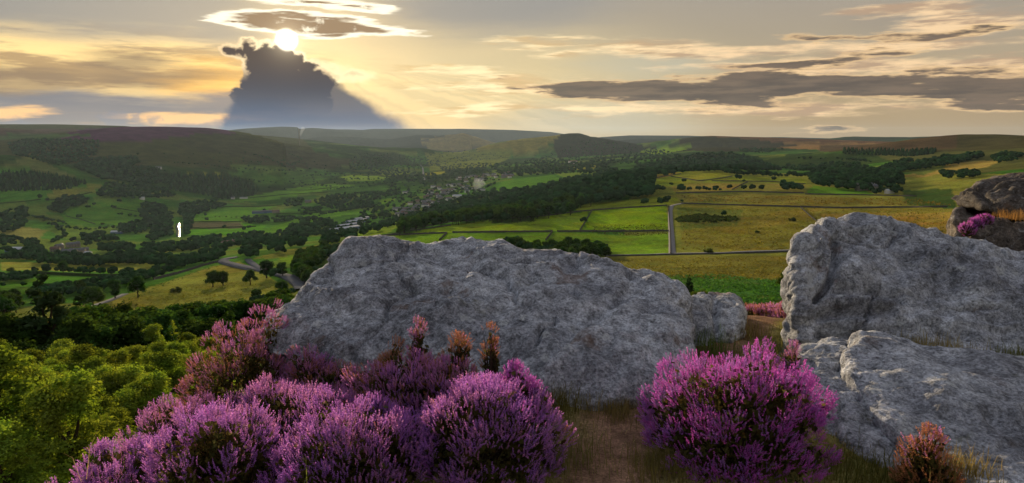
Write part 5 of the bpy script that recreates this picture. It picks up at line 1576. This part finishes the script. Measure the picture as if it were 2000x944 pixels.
def boulder(name, stations, label, mat=None, nu=230, nv=150, amp=1.0, seed=0, steep=0.5, back=0.7, ends=(0.10, 0.10), under=False, ridges=(), floor=None):
    """lofted boulder. station: (px, crest_py, base_py, base_depth, crest_depth)"""
    yf = np.array([0.0, 0.16, 0.36, 0.56, 0.76, 0.90, 1.0])
    df = yf ** (1.0 / max(steep, 1e-3)) if steep < 1 else yf
    secs = []
    for (px, cpy, bpy_, yb, yc) in stations:
        fr = W(np.full(7, px), bpy_ + (cpy - bpy_) * yf, yb + (yc - yb) * df)
        c = fr[-1]
        xk = fr[:, 0].mean()
        bz = fr[0, 2] - (0.0 if under else 0.35)
        hgt = c[2] - fr[0, 2]
        sx = lambda dy: c[0] * (c[1] + dy) / c[1]
        k1 = np.array([sx(back * 0.35), c[1] + back * 0.35, c[2] - 0.10 * hgt])
        k2 = np.array([sx(back * 0.75), c[1] + back * 0.75, c[2] - 0.34 * hgt])
        k3 = np.array([sx(back), c[1] + back, bz + 0.35 * hgt])
        k4 = np.array([sx(back * 0.95), c[1] + back * 0.95, bz])
        f0 = np.array([fr[0, 0], fr[0, 1] + (0.05 if not under else 0.35), bz])
        secs.append(np.vstack([f0, fr, k1, k2, k3, k4]))
    secs = np.array(secs)
    # rounded ends
    def cap(sec, dirx, adv):
        c = sec.mean(0)
        out = []
        for (s, a) in ((0.80, 0.55), (0.45, 0.9), (0.02, 1.0)):
            out.append(c + (sec - c) * np.array([s, s, s]) + np.array([dirx * adv * a, 0, 0]))
        return out
    L = cap(secs[0], -1, ends[0])[::-1]; Rr = cap(secs[-1], 1, ends[1])
    secs = np.concatenate([np.array(L), secs, np.array(Rr)])
    ns, m = secs.shape[:2]
    # spread samples by arc length along the loft
    d = np.r_[0, np.cumsum(np.linalg.norm(np.diff(secs[:, 4], axis=0), axis=1) + 0.02)]
    tu = np.interp(np.linspace(0, d[-1], nu), d, np.arange(ns))
    G = cr(secs, tu)
    mid = G[nu // 2]
    dv = np.r_[0, np.cumsum(np.linalg.norm(np.diff(mid, axis=0), axis=1) * np.r_[1.0, np.full(m - 5, 2.6), 1.6, 0.9, 0.7])]
    tv = np.interp(np.linspace(0, dv[-1], nv), dv, np.arange(m))
    G = cr(np.swapaxes(G, 0, 1), tv)
    G = np.swapaxes(G, 0, 1)                    # nu, nv, 3
    du = np.gradient(G, axis=0); dw = np.gradient(G, axis=1)
    N = unit(np.cross(du, dw))
    if (N[nu // 2, int(nv * 0.6)] @ np.array([0, -0.3, 1.0])) < 0: N = -N
    P = G + seed * 13.7
    disp = 0.10 * fbm(P * 1.3, 3, 200 + seed) + 0.075 * fbm(P * np.array([3.0, 3.0, 4.0]), 3, 210 + seed)
    rid = 1 - np.abs(fbm(P * np.array([1.6, 2.2, 5.0]), 4, 220 + seed)) * 2.2
    disp += 0.045 * np.clip(rid, -1, 1) + 0.026 * fbm(P * 11, 4, 230 + seed, 0.6) + 0.010 * fbm(P * 38, 3, 240 + seed, 0.6)
    # hollows and pits
    pit = smooth(fbm(P * 3.6, 3, 250 + seed), 0.42, 0.75)
    disp -= 0.05 * pit
    # cracks: narrow valleys where a slow noise changes sign
    cn = np.abs(fbm(P * np.array([0.9, 0.9, 1.8]), 3, 260 + seed) + 0.02)
    disp -= 0.06 * smooth(cn, 0.035, 0.0)
    px_, py_ = project(G[..., 0], G[..., 1], G[..., 2])
    for (line, wid, dep) in ridges:             # hand placed clefts (dep > 0) and ribs (dep < 0), photo pixels
        line = np.asarray(line, float)
        best = np.full(px_.shape, 1e9)
        for i in range(len(line) - 1):
            a, b = line[i], line[i + 1]; ab = b - a
            t = np.clip(((px_ - a[0]) * ab[0] + (py_ - a[1]) * ab[1]) / (ab @ ab), 0, 1)
            best = np.minimum(best, np.hypot(px_ - a[0] - t * ab[0], py_ - a[1] - t * ab[1]))
        best = best + 5 * fbm(P * 9, 3, 270)
        vis = np.arange(nv)[None] < nv * 0.80
        disp -= dep * np.exp(-(best / wid) ** 2) * vis
    G = G + N * (disp * amp)[..., None]
    idx = np.arange(nu * nv).reshape(nu, nv)
    q = np.stack([idx[:-1, :-1], idx[1:, :-1], idx[1:, 1:], idx[:-1, 1:]], -1).reshape(-1, 4)
    # close the underside seam
    seam = np.stack([idx[:-1, -1], idx[1:, -1], idx[1:, 0], idx[:-1, 0]], -1)
    me = mesh_np(name, G.reshape(-1, 3), np.vstack([q, seam]), mat or M_rock, smooth=True)
    o = obj(name, me)
    return tag(o, label, 'boulder')


big = boulder('boulder', [(548, 640, 690, 5.0, 5.5), (575, 606, 705, 4.95, 5.7), (605, 572, 715, 4.9, 5.9), (632, 532, 725, 4.85, 6.1), (660, 500, 735, 4.8, 6.3), (700, 482, 742, 4.75, 6.45),
                          (760, 472, 750, 4.7, 6.6), (830, 471, 755, 4.6, 6.7), (900, 468, 760, 4.5, 6.75), (970, 474, 765, 4.35, 6.7), (1040, 486, 775, 4.2, 6.6), (1110, 499, 792, 4.08, 6.45),
                          (1160, 505, 800, 4.05, 6.3), (1205, 517, 795, 4.1, 6.15), (1250, 540, 782, 4.2, 6.0), (1290, 556, 755, 4.35, 5.85), (1322, 576, 710, 4.7, 5.75)],
              'huge grey sloping boulder behind the heather', seed=1, steep=0.62, nu=270, nv=150, ends=(0.12, 0.07),
              ridges=[([(1290, 480), (1200, 600), (1140, 640), (1060, 730)], 16, 0.05), ([(1235, 600), (1170, 640), (1080, 735)], 22, -0.05), ([(1130, 505), (1090, 545), (1040, 565), (930, 600), (860, 598)], 9, 0.03),
                      ([(700, 520), (640, 545), (590, 600)], 10, 0.025), ([(1335, 560), (1240, 545), (1180, 560)], 12, -0.03), ([(760, 700), (830, 640), (900, 620)], 16, -0.035), ([(1020, 745), (1080, 700), (1190, 690)], 14, 0.03)])
boulder('boulder', [(1338, 590, 690, 5.95, 6.6), (1362, 578, 688, 5.9, 6.8), (1392, 577, 684, 5.95, 6.9), (1420, 583, 678, 6.0, 6.9), (1440, 592, 668, 6.1, 6.8)],
        'small cracked boulder wedged at the end of the huge one', seed=2, steep=0.45, nu=130, nv=110, amp=0.75, back=0.5, ends=(0.1, 0.06),
        ridges=[([(1395, 585), (1402, 640), (1400, 690)], 6, 0.10), ([(1340, 612), (1370, 605), (1400, 600)], 6, 0.05), ([(1345, 640), (1370, 630), (1395, 640)], 7, 0.05)])
boulder('boulder', [(1566, 478, 690, 5.43, 5.9), (1590, 452, 705, 5.38, 6.2), (1630, 436, 712, 5.33, 6.4), (1680, 430, 715, 5.28, 6.5), (1740, 437, 718, 5.28, 6.5), (1800, 450, 722, 5.23, 6.45), (1870, 462, 725, 5.18, 6.4),
                    (1940, 482, 728, 5.13, 6.35), (2010, 502, 730, 5.08, 6.3), (2100, 520, 735, 5.03, 6.2), (2200, 560, 735, 5.03, 6.0)],
        'large lumpy grey boulder on the right above the slab', seed=3, steep=0.5, nu=220, nv=150, amp=1.15, ends=(0.06, 0.2),
        ridges=[([(1630, 470), (1632, 510), (1615, 560), (1590, 590)], 7, 0.12), ([(1600, 580), (1660, 572), (1740, 575), (1760, 585)], 8, 0.07), ([(1600, 620), (1680, 610), (1740, 608)], 9, 0.08), ([(1600, 660), (1680, 655)], 8, 0.07),
                ([(1760, 505), (1800, 520), (1830, 515)], 7, 0.05), ([(1720, 600), (1800, 540), (1850, 500)], 20, -0.05), ([(1580, 480), (1620, 480)], 16, -0.05)])
boulder('boulder', [(1572, 712, 800, 4.0, 4.5), (1600, 692, 850, 3.72, 4.6), (1640, 684, 890, 3.5, 4.65), (1690, 700, 915, 3.35, 4.5), (1740, 760, 925, 3.3, 4.15), (1785, 820, 930, 3.3, 3.85)],
        'lower grey slab between heather bush and big slab', seed=4, steep=0.6, nu=130, nv=110, amp=0.7, back=0.5, ends=(0.08, 0.08),
        ridges=[([(1600, 760), (1660, 765), (1700, 790)], 10, 0.035)])
boulder('boulder', [(1660, 676, 740, 4.10, 4.5), (1690, 660, 800, 3.80, 4.5), (1740, 662, 850, 3.5, 4.5), (1790, 676, 890, 3.3, 4.45), (1850, 684, 930, 3.1, 4.4), (1920, 692, 965, 2.95, 4.35), (2000, 716, 990, 2.85, 4.3),
                    (2100, 750, 1010, 2.8, 4.4), (2200, 800, 1020, 2.8, 4.2)],
        'broad smooth grey slab in the right foreground', seed=5, steep=0.75, nu=190, nv=140, amp=0.62, back=0.35, ends=(0.05, 0.2),
        ridges=[([(1660, 690), (1690, 740), (1740, 800), (1800, 860)], 14, -0.012)])
boulder('boulder', [(1868, 411, 520, 7.6, 8.0), (1890, 408, 525, 7.5, 8.4), (1930, 410, 528, 7.45, 8.6), (2000, 412, 530, 7.4, 8.7), (2120, 415, 535, 7.3, 8.7)],
        'dark flat block carrying the overhanging boulder', M_rock_dark, seed=6, steep=0.35, nu=120, nv=100, amp=0.6, back=1.2, ends=(0.03, 0.2))
boulder('boulder', [(1905, 436, 520, 7.0, 7.15), (1930, 432, 520, 6.95, 7.2), (2000, 434, 520, 6.9, 7.25), (2110, 440, 522, 6.85, 7.3)],
        'square edged dark block beneath the pink heather strip', M_rock_dark, seed=7, steep=0.3, nu=100, nv=90, amp=0.5, back=0.35, ends=(0.03, 0.15))
boulder('boulder', [(1897, 372, 396, 8.15, 8.5), (1915, 352, 404, 7.95, 8.7), (1945, 341, 411, 7.8, 8.8), (1985, 334, 417, 7.7, 8.9), (2030, 326, 424, 7.65, 9.0), (2110, 318, 432, 7.6, 9.0), (2180, 330, 430, 7.7, 8.9)],
        'dark pitted boulder overhanging on the far right', M_rock_dark, seed=8, steep=0.5, nu=120, nv=100, amp=0.9, back=0.7, ends=(0.06, 0.15), under=True,
        ridges=[([(1920, 372), (1960, 352), (2000, 350)], 8, 0.10), ([(1930, 395), (1915, 378)], 6, 0.06)])

# ------------------------------------------------------------------ heather
def heather_material(name):
    m, g, out = new_mat(name)
    at = g.n('ShaderNodeAttribute', attribute_name='Col').outputs['Color']
    d = g.n('ShaderNodeBsdfDiffuse'); g.put(d.inputs['Color'], at)
    tr = g.n('ShaderNodeBsdfTranslucent'); g.put(tr.inputs['Color'], g.v('MULTIPLY', at, (1.25, 1.05, 1.1)))
    mx = g.n('ShaderNodeMixShader'); mx.inputs[0].default_value = 0.42
    g.t.links.new(d.outputs[0], mx.inputs[1]); g.t.links.new(tr.outputs[0], mx.inputs[2])
    g.t.links.new(mx.outputs[0], out.inputs[0])
    return m


M_flower = heather_material('heather_bloom')
M_hleaf = heather_material('heather_leaf')
M_twig = simple_mat('heather_twig', (0.06, 0.04, 0.03), 0.95, 0.3, 30)

_fl = []


def sprig(rg, nb=10, lod=1):
    """unit-length flowering spike along +z: small bell buds round a stem"""
    V = []; Fc = []; kind = []
    n = 0
    for k in range(nb):
        t = 0.22 + 0.76 * (k + 0.5) / nb
        a = k * 2.4 + rg.uniform(-0.3, 0.3)
        out = np.array([math.cos(a), math.sin(a), 0.45]); out /= np.linalg.norm(out)
        ln = (0.135 if t < 0.85 else 0.10) * rg.uniform(0.85, 1.15)
        w = 0.070
        p0 = np.array([0, 0, t]); tip = p0 + out * ln
        s1 = unit(np.cross(out, [0, 0, 1.0])); s2 = np.cross(out, s1)
        ring = [p0 + out * ln * 0.4 + w * (math.cos(b) * s1 + math.sin(b) * s2) for b in (0.5, 2.6, 4.7)]
        V += ring + [tip]
        Fc += [(n + 3, n + 1, n), (n + 3, n + 2, n + 1), (n + 3, n, n + 2)]
        lt = 0.55 + 0.6 * t  # sunlight on spike and bud tips painted in as lighter colour
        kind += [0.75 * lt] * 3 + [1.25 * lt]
        n += 4
    return np.array(V), np.array(Fc), np.array(kind)


SPR = [sprig(np.random.default_rng(900 + k)) for k in range(5)]


def place(protos, P, D, S_, rg, colr, width=1.0):
    """instances of unit sprigs joined into one mesh: at P along D with length S_"""
    Vs = []; Fs = []; Cs = []; n0 = 0
    pick = rg.integers(0, len(protos), len(P))
    for k, (v, f, kd) in enumerate(protos):
        m = pick == k
        if not m.any(): continue
        p, d, s, c = P[m], unit(D[m]), S_[m], colr[m]
        a = unit(np.cross(d, rg.normal(size=d.shape))); b = np.cross(d, a)
        VV = p[:, None] + s[:, None, None] * (width * (v[None, :, 0, None] * a[:, None] + v[None, :, 1, None] * b[:, None]) + v[None, :, 2, None] * d[:, None])
        n = len(p)
        Fs.append((f[None] + (np.arange(n) * len(v))[:, None, None]).reshape(-1, f.shape[1]) + n0)
        n0 += n * len(v)
        Vs.append(VV.reshape(-1, 3))
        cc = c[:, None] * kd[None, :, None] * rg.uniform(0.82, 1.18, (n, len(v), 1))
        Cs.append(cc.reshape(-1, 3))
    return np.concatenate(Vs), np.concatenate(Fs), np.concatenate(Cs)


MAG = np.array([0.72, 0.16, 0.72])
LIL = np.array([0.58, 0.25, 0.82])
PNK = np.array([0.72, 0.32, 0.66])
BRN = np.array([0.52, 0.25, 0.12])
DUSK = np.array([0.42, 0.17, 0.30])


def heather(center, rad, n, mixw, label, seed, group=None, slen=(0.038, 0.068), clump=0.10, leafy=1.0, upright=0.55, name='heather_bush', squash=1.0):
    """center: ground point, rad (rx, ry, h): a dome of flowering spikes over leafy twigs.
    mixw: weights of magenta, lilac, pink, faded brown, dusky"""
    rg = np.random.default_rng(seed)
    n = int(n * 1.2)
    c = np.asarray(center, float); rx, ry, h = rad
    # bunches of spikes over a lumpy dome, dark gaps between the bunches
    K = max(8, n // 24)
    U = unit(rg.normal(size=(K * 3, 3))); U[:, 2] = np.abs(U[:, 2])
    U = U[:K]
    bump = 1 + 0.34 * fbm(U * 2.1 + seed, 3, seed) + rg.normal(size=K) * 0.05
    Ck = c + U * np.array([rx, ry, h]) * bump[:, None]
    Nk = unit(U * np.array([1 / rx, 1 / ry, 1 / h]))
    fanr = rg.uniform(0.6, 1.25, K) * 0.052 * (1 + (rx - 0.2) * 0.6)
    pick = rg.integers(0, K, n)
    a1 = unit(np.cross(Nk, rg.normal(size=(K, 3)))); a2 = np.cross(Nk, a1)
    th = rg.uniform(0, 6.28, n); rr = np.sqrt(rg.uniform(0, 1, n))
    off = (np.cos(th)[:, None] * a1[pick] + np.sin(th)[:, None] * a2[pick]) * (rr * fanr[pick])[:, None]
    P = Ck[pick] + off - Nk[pick] * (rr ** 2 * fanr[pick] * 0.8)[:, None]
    D = Nk[pick] * (1 - upright) + np.array([0, 0, upright]) + off / fanr[pick][:, None] * 0.42 + 0.16 * rg.normal(size=(n, 3))
    Sz = rg.uniform(*slen, n)
    pal = np.array([MAG, LIL, PNK, BRN, DUSK])
    zone = fbm(P * 3.1 + 3, 3, seed + 20)
    w = np.asarray(mixw, float); w = w / w.sum()
    cdf = np.cumsum(w)
    uu = np.clip(rg.uniform(0, 1, n) * 0.55 + 0.45 * (0.5 + 0.75 * zone), 0, 0.9999)
    col = pal[np.searchsorted(cdf, uu).clip(0, 4)]
    col = col * rg.uniform(0.7, 1.2, (n, 1)) * (1 + rg.uniform(-0.07, 0.07, (n, 3)))
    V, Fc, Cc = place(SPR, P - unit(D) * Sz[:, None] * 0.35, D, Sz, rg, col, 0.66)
    e = empty(name, tuple(c))
    fl = obj('flower_spikes', mesh_np('flower_spikes', V - c, Fc, M_flower, col=np.clip(Cc, 0, 0.9)), e)
    fl['kind'] = 'stuff'
    # leafy twigs underneath: needle tufts
    nl = int(n * 1.2 * leafy)
    pi = rg.integers(0, n, nl)
    LP = c + (P[pi] - c) * rg.uniform(0.55, 0.93, (nl, 1)) + rg.normal(size=(nl, 3)) * 0.012
    LV, LQ = leaf_quads(LP, rg.normal(size=(nl, 3)), 0.017, rg)
    lc = np.array([0.060, 0.068, 0.022]) * rg.uniform(0.5, 1.5, (nl, 1)) + np.array([0.03, 0.005, 0.0]) * rg.uniform(0, 1, (nl, 1))
    # woody stems from the root
    ns = 46
    st = []
    for k in rg.integers(0, n, ns):
        a = c + np.array([rg.normal() * rx * 0.15, rg.normal() * ry * 0.15, -0.05]); b = c + (P[k] - c) * 0.92
        midp = (a + b) / 2 + np.array([0, 0, -0.02]) + rg.normal(size=3) * 0.02
        st.append(tube([a, midp, b], [0.006, 0.0045, 0.002], 4))
    sv, sf = join(st)
    lf = obj('leafy_twigs', mesh_np('leafy_twigs', LV - c, LQ, M_hleaf, col=np.repeat(lc, 4, 0)), e); lf['kind'] = 'stuff'
    tw = obj('stems', mesh_np('stems', sv - c, sf, M_twig), e); tw['kind'] = 'stuff'
    # dark inner body of packed twigs
    iv2, it2 = ico()
    return tag(e, label, 'heather', group)


def gpt(px, py, Y, dz=0.0):
    p = W(np.array([px]), np.array([py]), np.array([Y]))[0]
    return p + np.array([0, 0, dz])


def bush_at(px, Y, width_px, top_py, base_z=None, depth=None):
    """centre and radii of a dome seen at column px, depth Y, with this width and top"""
    wm = width_px * Y / F
    top = gpt(px, top_py, Y)
    if base_z is None:
        base_z = float(height(np.array([top[0]]), np.array([Y]))[0])
    return (top[0], Y, base_z), (wm / 2, depth or wm / 2, max(0.12, top[2] - base_z))


HB = [  # px, depth, width px, top py, ry, n, mix, label
    (1445, 3.45, 372, 690, 0.46, 4300, (6, 3, 1, 0.3, 0.6), 'round magenta heather bush beside the path'),
    (940, 3.35, 330, 745, 0.42, 3300, (2, 5, 3, 0.4, 0.5), 'lilac heather bush in front of the huge boulder'),
    (690, 3.20, 360, 790, 0.45, 3300, (1, 6, 3, 0.4, 0.4), 'pale purple heather bush in the bottom middle of the bank'),
    (430, 3.15, 330, 800, 0.42, 2900, (1, 6, 3.5, 0.4, 0.4), 'broad lilac heather bush beside the trailing edge'),
    (560, 3.85, 360, 752, 0.45, 2900, (0.5, 4, 5, 1.6, 0.6), 'pink tinged heather bush behind the pale purple one'),
    (800, 4.00, 300, 700, 0.40, 2500, (0.6, 2.5, 4, 3.0, 1.0), 'half faded heather bush under the huge boulder'),
    (330, 3.75, 220, 795, 0.34, 1700, (0.5, 4, 5, 0.8, 0.8), 'spreading pink heather bush over the birch slope'),
    (230, 3.25, 260, 880, 0.36, 1800, (0.6, 5, 4, 0.6, 0.6), 'low heather bush trailing down to the birches'),
    (1005, 3.75, 150, 715, 0.24, 1000, (5, 2, 2, 0.6, 1.0), 'vivid pink heather tuft against the lower boulder'),
    (640, 4.55, 300, 728, 0.36, 1700, (0.3, 1.5, 4, 3.5, 1.5), 'faded brown pink heather bush before the boulder foot'),
    (470, 4.75, 240, 655, 0.38, 2100, (0.3, 1.6, 3, 2.0, 4), 'dusky heather bush left of the huge boulder'),
    (515, 5.15, 110, 602, 0.26, 1000, (0.4, 1.6, 4, 1.5, 3), 'tall dusky pink heather rising beside the boulder end'),
    (600, 4.70, 120, 672, 0.24, 900, (0.3, 2, 3, 1.5, 3), 'small dusky heather bush tucked under the boulder'),
    (770, 4.25, 90, 672, 0.18, 600, (0.2, 0.6, 1.5, 6, 1), 'rusty faded heather tuft against the boulder face'),
    (818, 4.25, 60, 640, 0.12, 420, (0.4, 1, 3, 2, 1.5), 'tall pink heather sprig standing before the boulder'),
    (893, 4.20, 78, 650, 0.14, 420, (0.1, 0.4, 1.5, 7, 1), 'copper brown heather tuft in front of the boulder'),
    (958, 4.15, 52, 652, 0.10, 200, (0.1, 0.2, 1.0, 7, 0.5), 'sparse copper heather twigs beside the lilac bush'),
    (880, 3.9, 200, 712, 0.28, 1100, (0.6, 2.5, 4, 2.0, 0.8), 'pink and brown heather bush under the copper tuft'),
    (1548, 4.45, 46, 685, 0.1, 200, (1, 1, 3, 2, 1.5), 'small brown pink heather sprig above the slab'),
    (1815, 3.05, 130, 858, 0.16, 620, (0.3, 0.8, 1.6, 7, 1), 'copper brown heather clump on the foreground slab'),
]
for k, (px, Y, wpx, top, ry, n, mw, lab) in enumerate(HB):
    c, r = bush_at(px, Y, wpx, top, None, ry)
    heather(c, r, n, mw, lab, 300 + k, 'heather bushes on the edge')
for k, (px, Y, wpx, top, lab) in enumerate(((1500, 8.2, 95, 603, 'pink heather patch at the path edge beyond the boulders'), (1548, 8.0, 95, 597, 'second heather patch at the path edge by the right boulder'))):
    c, r = bush_at(px, Y, wpx, top, None, 0.3)
    heather(c, r, 700, (1, 1, 4, 2, 3), lab, 340 + k, slen=(0.06, 0.10))
for k, (px, py, Y) in enumerate(((1890, 447, 7.05), (1905, 437, 7.1), (1922, 431, 7.15))):
    c = gpt(px, py + 4, Y); heather(c, (0.07, 0.07, 0.07), 220, (5, 1, 3, 0.3, 1), 'pink heather cushion between the dark blocks', 350 + k, 'heather between the dark blocks', slen=(0.04, 0.06))

# ------------------------------------------------------------------ grass and ground litter by the rocks
M_grass = heather_material('grass_blade')


def blades(P, rg, length, width, col, lean=0.5):
    n = len(P)
    a = rg.uniform(0, 6.28, n); dirv = np.stack([np.cos(a), np.sin(a), np.zeros(n)], -1)
    side = np.stack([-np.sin(a), np.cos(a), np.zeros(n)], -1)
    L = length * rg.uniform(0.5, 1.4, n)[:, None]; le = rg.uniform(0.1, 1.0, n)[:, None] * lean
    p1 = P + L * (np.array([0, 0, 0.6]) + dirv * le * 0.35); p2 = P + L * (np.array([0, 0, 0.9]) + dirv * le)
    w = width
    V = np.stack([P - side * w, P + side * w, p1 + side * w * 0.7, p1 - side * w * 0.7, p2], 1)
    i = np.arange(n)[:, None] * 5
    q = i + np.array([[0, 1, 2, 3]]); t = i + np.array([[3, 2, 4]])
    c = np.repeat(col * rg.uniform(0.65, 1.35, (n, 1)), 5, 0)
    return V.reshape(-1, 3), q, t, c


def tuft(center, rad, n, length, col, label, seed, name='grass_tuft', lean=0.7, width=0.0016):
    rg = np.random.default_rng(seed)
    c = np.asarray(center, float)
    P = c + np.c_[rg.normal(size=(n, 2)) * rad * 0.5, np.zeros(n)]
    colr = np.array(col) + rg.uniform(-0.03, 0.03, (n, 1)) * np.array([1, 0.6, 0.1])
    V, q, t, cc = blades(P, rg, length, width, np.clip(colr, 0.01, 1), lean)
    o = obj(name, mesh_np(name, V - c, [q, t], M_grass, col=cc), None, c)
    return tag(o, label, 'grass', kind='stuff')


# short turf around the path
rg = np.random.default_rng(44)
n = 45000
yy = 2.9 + rg.random(n) ** 1.6 * 7.5
xx = rg.uniform(-0.3, 1, n) * (0.35 + 0.5 * yy) + 0.2
pathx = np.interp(yy, [0, 3.0, 3.8, 4.6, 5.4, 6.5, 8.0, 11], [0.25, 0.42, 0.62, 0.95, 1.55, 2.25, 2.9, 3.9])
dpath = np.abs(xx - pathx) / np.interp(yy, [0, 4, 6, 11], [0.42, 0.30, 0.32, 0.6])
keep = (rg.random(n) < smooth(dpath + 0.6 * fbm(np.stack([xx, yy], -1) * 3.5, 3, 92), 0.55, 1.1) * 0.95 + 0.03)
xx, yy = xx[keep], yy[keep]
P = np.c_[xx, yy, height(xx, yy) - 0.004]
f = fbm(np.stack([xx, yy], -1) * 2.2, 3, 99)
colr = np.array([0.14, 0.13, 0.035]) * (1 - smooth(f, 0, 0.4)[:, None]) + np.array([0.26, 0.22, 0.09]) * smooth(f, 0, 0.4)[:, None]
V, q, t, cc = blades(P, rg, 0.036, 0.0022, colr * 1.5, 1.0)
o = obj('short_turf', mesh_np('short_turf', V, [q, t], M_grass, col=cc)); tag(o, 'short dry turf grass around the bare path', 'grass', kind='stuff')

GT = [(1390, 672, 5.6, 0.22, 300, 0.20, (0.10, 0.16, 0.03), 'tall green grass tuft under the small cracked boulder'), (1450, 650, 6.3, 0.25, 400, 0.16, (0.20, 0.17, 0.05), 'dry grass tuft hanging beside the small boulder'),
      (1480, 690, 5.2, 0.35, 500, 0.08, (0.13, 0.14, 0.03), 'grass tuft on the path bank behind the magenta bush'), (1085, 790, 4.0, 0.22, 500, 0.14, (0.16, 0.15, 0.04), 'dry grass tuft between lilac bush and boulder foot'),
      (1200, 800, 4.0, 0.20, 600, 0.10, (0.24, 0.20, 0.07), 'pale grass mound at the boulder foot'), (1090, 880, 3.35, 0.25, 600, 0.10, (0.17, 0.17, 0.05), 'short grass patch beside the lilac bush'),
      (1290, 905, 3.25, 0.20, 500, 0.10, (0.19, 0.17, 0.05), 'grass fringe under the magenta bush by the path'), (1860, 700, 4.85, 0.30, 420, 0.13, (0.30, 0.25, 0.08), 'dry grass growing in the gap between slab and boulder'),
      (1795, 690, 4.85, 0.2, 240, 0.12, (0.28, 0.24, 0.08), 'thin dry grass on the slab edge'), (1690, 925, 3.2, 0.22, 500, 0.10, (0.12, 0.13, 0.03), 'grass tuft between magenta bush and lower slab'),
      (1880, 925, 3.0, 0.14, 300, 0.10, (0.24, 0.21, 0.07), 'pale grass tuft behind the copper clump'), (1990, 705, 4.7, 0.12, 200, 0.12, (0.14, 0.16, 0.03), 'green grass tuft on the right end of the slab'),
      (1560, 660, 5.6, 0.22, 300, 0.14, (0.15, 0.16, 0.04), 'grass at the foot of the lumpy boulder'), (1985, 428, 7.2, 0.2, 260, 0.09, (0.33, 0.20, 0.06), 'orange dry grass on the flat dark block'),
      (1005, 700, 4.1, 0.10, 120, 0.16, (0.15, 0.17, 0.04), 'thin green grass behind the vivid heather tuft'), (610, 690, 4.6, 0.14, 14, 0.22, (0.30, 0.24, 0.12), 'long dry grass stalks before the boulder'),
      (590, 960, 2.75, 0.06, 5, 0.16, (0.16, 0.20, 0.04), 'long green grass blades in the heather'), (178, 930, 3.0, 0.05, 4, 0.18, (0.30, 0.24, 0.12), 'pale dry grass stalks over the low heather')]
for k, (px, py, Y, rad, n, ln_, colr, lab) in enumerate(GT):
    p = gpt(px, py, Y)
    if k not in (7, 8, 11, 13, 16, 17, 10): p[2] = float(height(np.array([p[0]]), np.array([p[1]]))[0])
    tuft(p, rad, n, ln_, colr, lab, 600 + k)


# ------------------------------------------------------------------ evening haze in the valley air
def haze_box():
    lo = (-16300.0, -16300.0, float(GZ.min()) - 3.0)
    hi = (16300.0, 16300.0, max(float(GZ.max()), 6.0) + 25.0)
    V = [(x, y, z) for z in (lo[2], hi[2]) for (x, y) in ((lo[0], lo[1]), (hi[0], lo[1]), (hi[0], hi[1]), (lo[0], hi[1]))]
    Fq = np.array([(3, 2, 1, 0), (4, 5, 6, 7), (0, 1, 5, 4), (1, 2, 6, 5), (2, 3, 7, 6), (3, 0, 4, 7)])
    m, g, out = new_mat('haze')
    pv = g.n('ShaderNodeVolumePrincipled')
    pv.inputs['Color'].default_value = (0.60, 0.78, 1.0, 1)
    pv.inputs['Density'].default_value = HAZE
    pv.inputs['Anisotropy'].default_value = 0.35
    g.t.links.new(pv.outputs[0], out.inputs['Volume'])
    m.cycles.homogeneous_volume = True
    o = obj('haze', mesh_np('haze', np.array(V), Fq, m))
    tag(o, 'thin evening haze filling the valley air', 'haze', kind='stuff')


HAZE = 1.25e-5
haze_box()
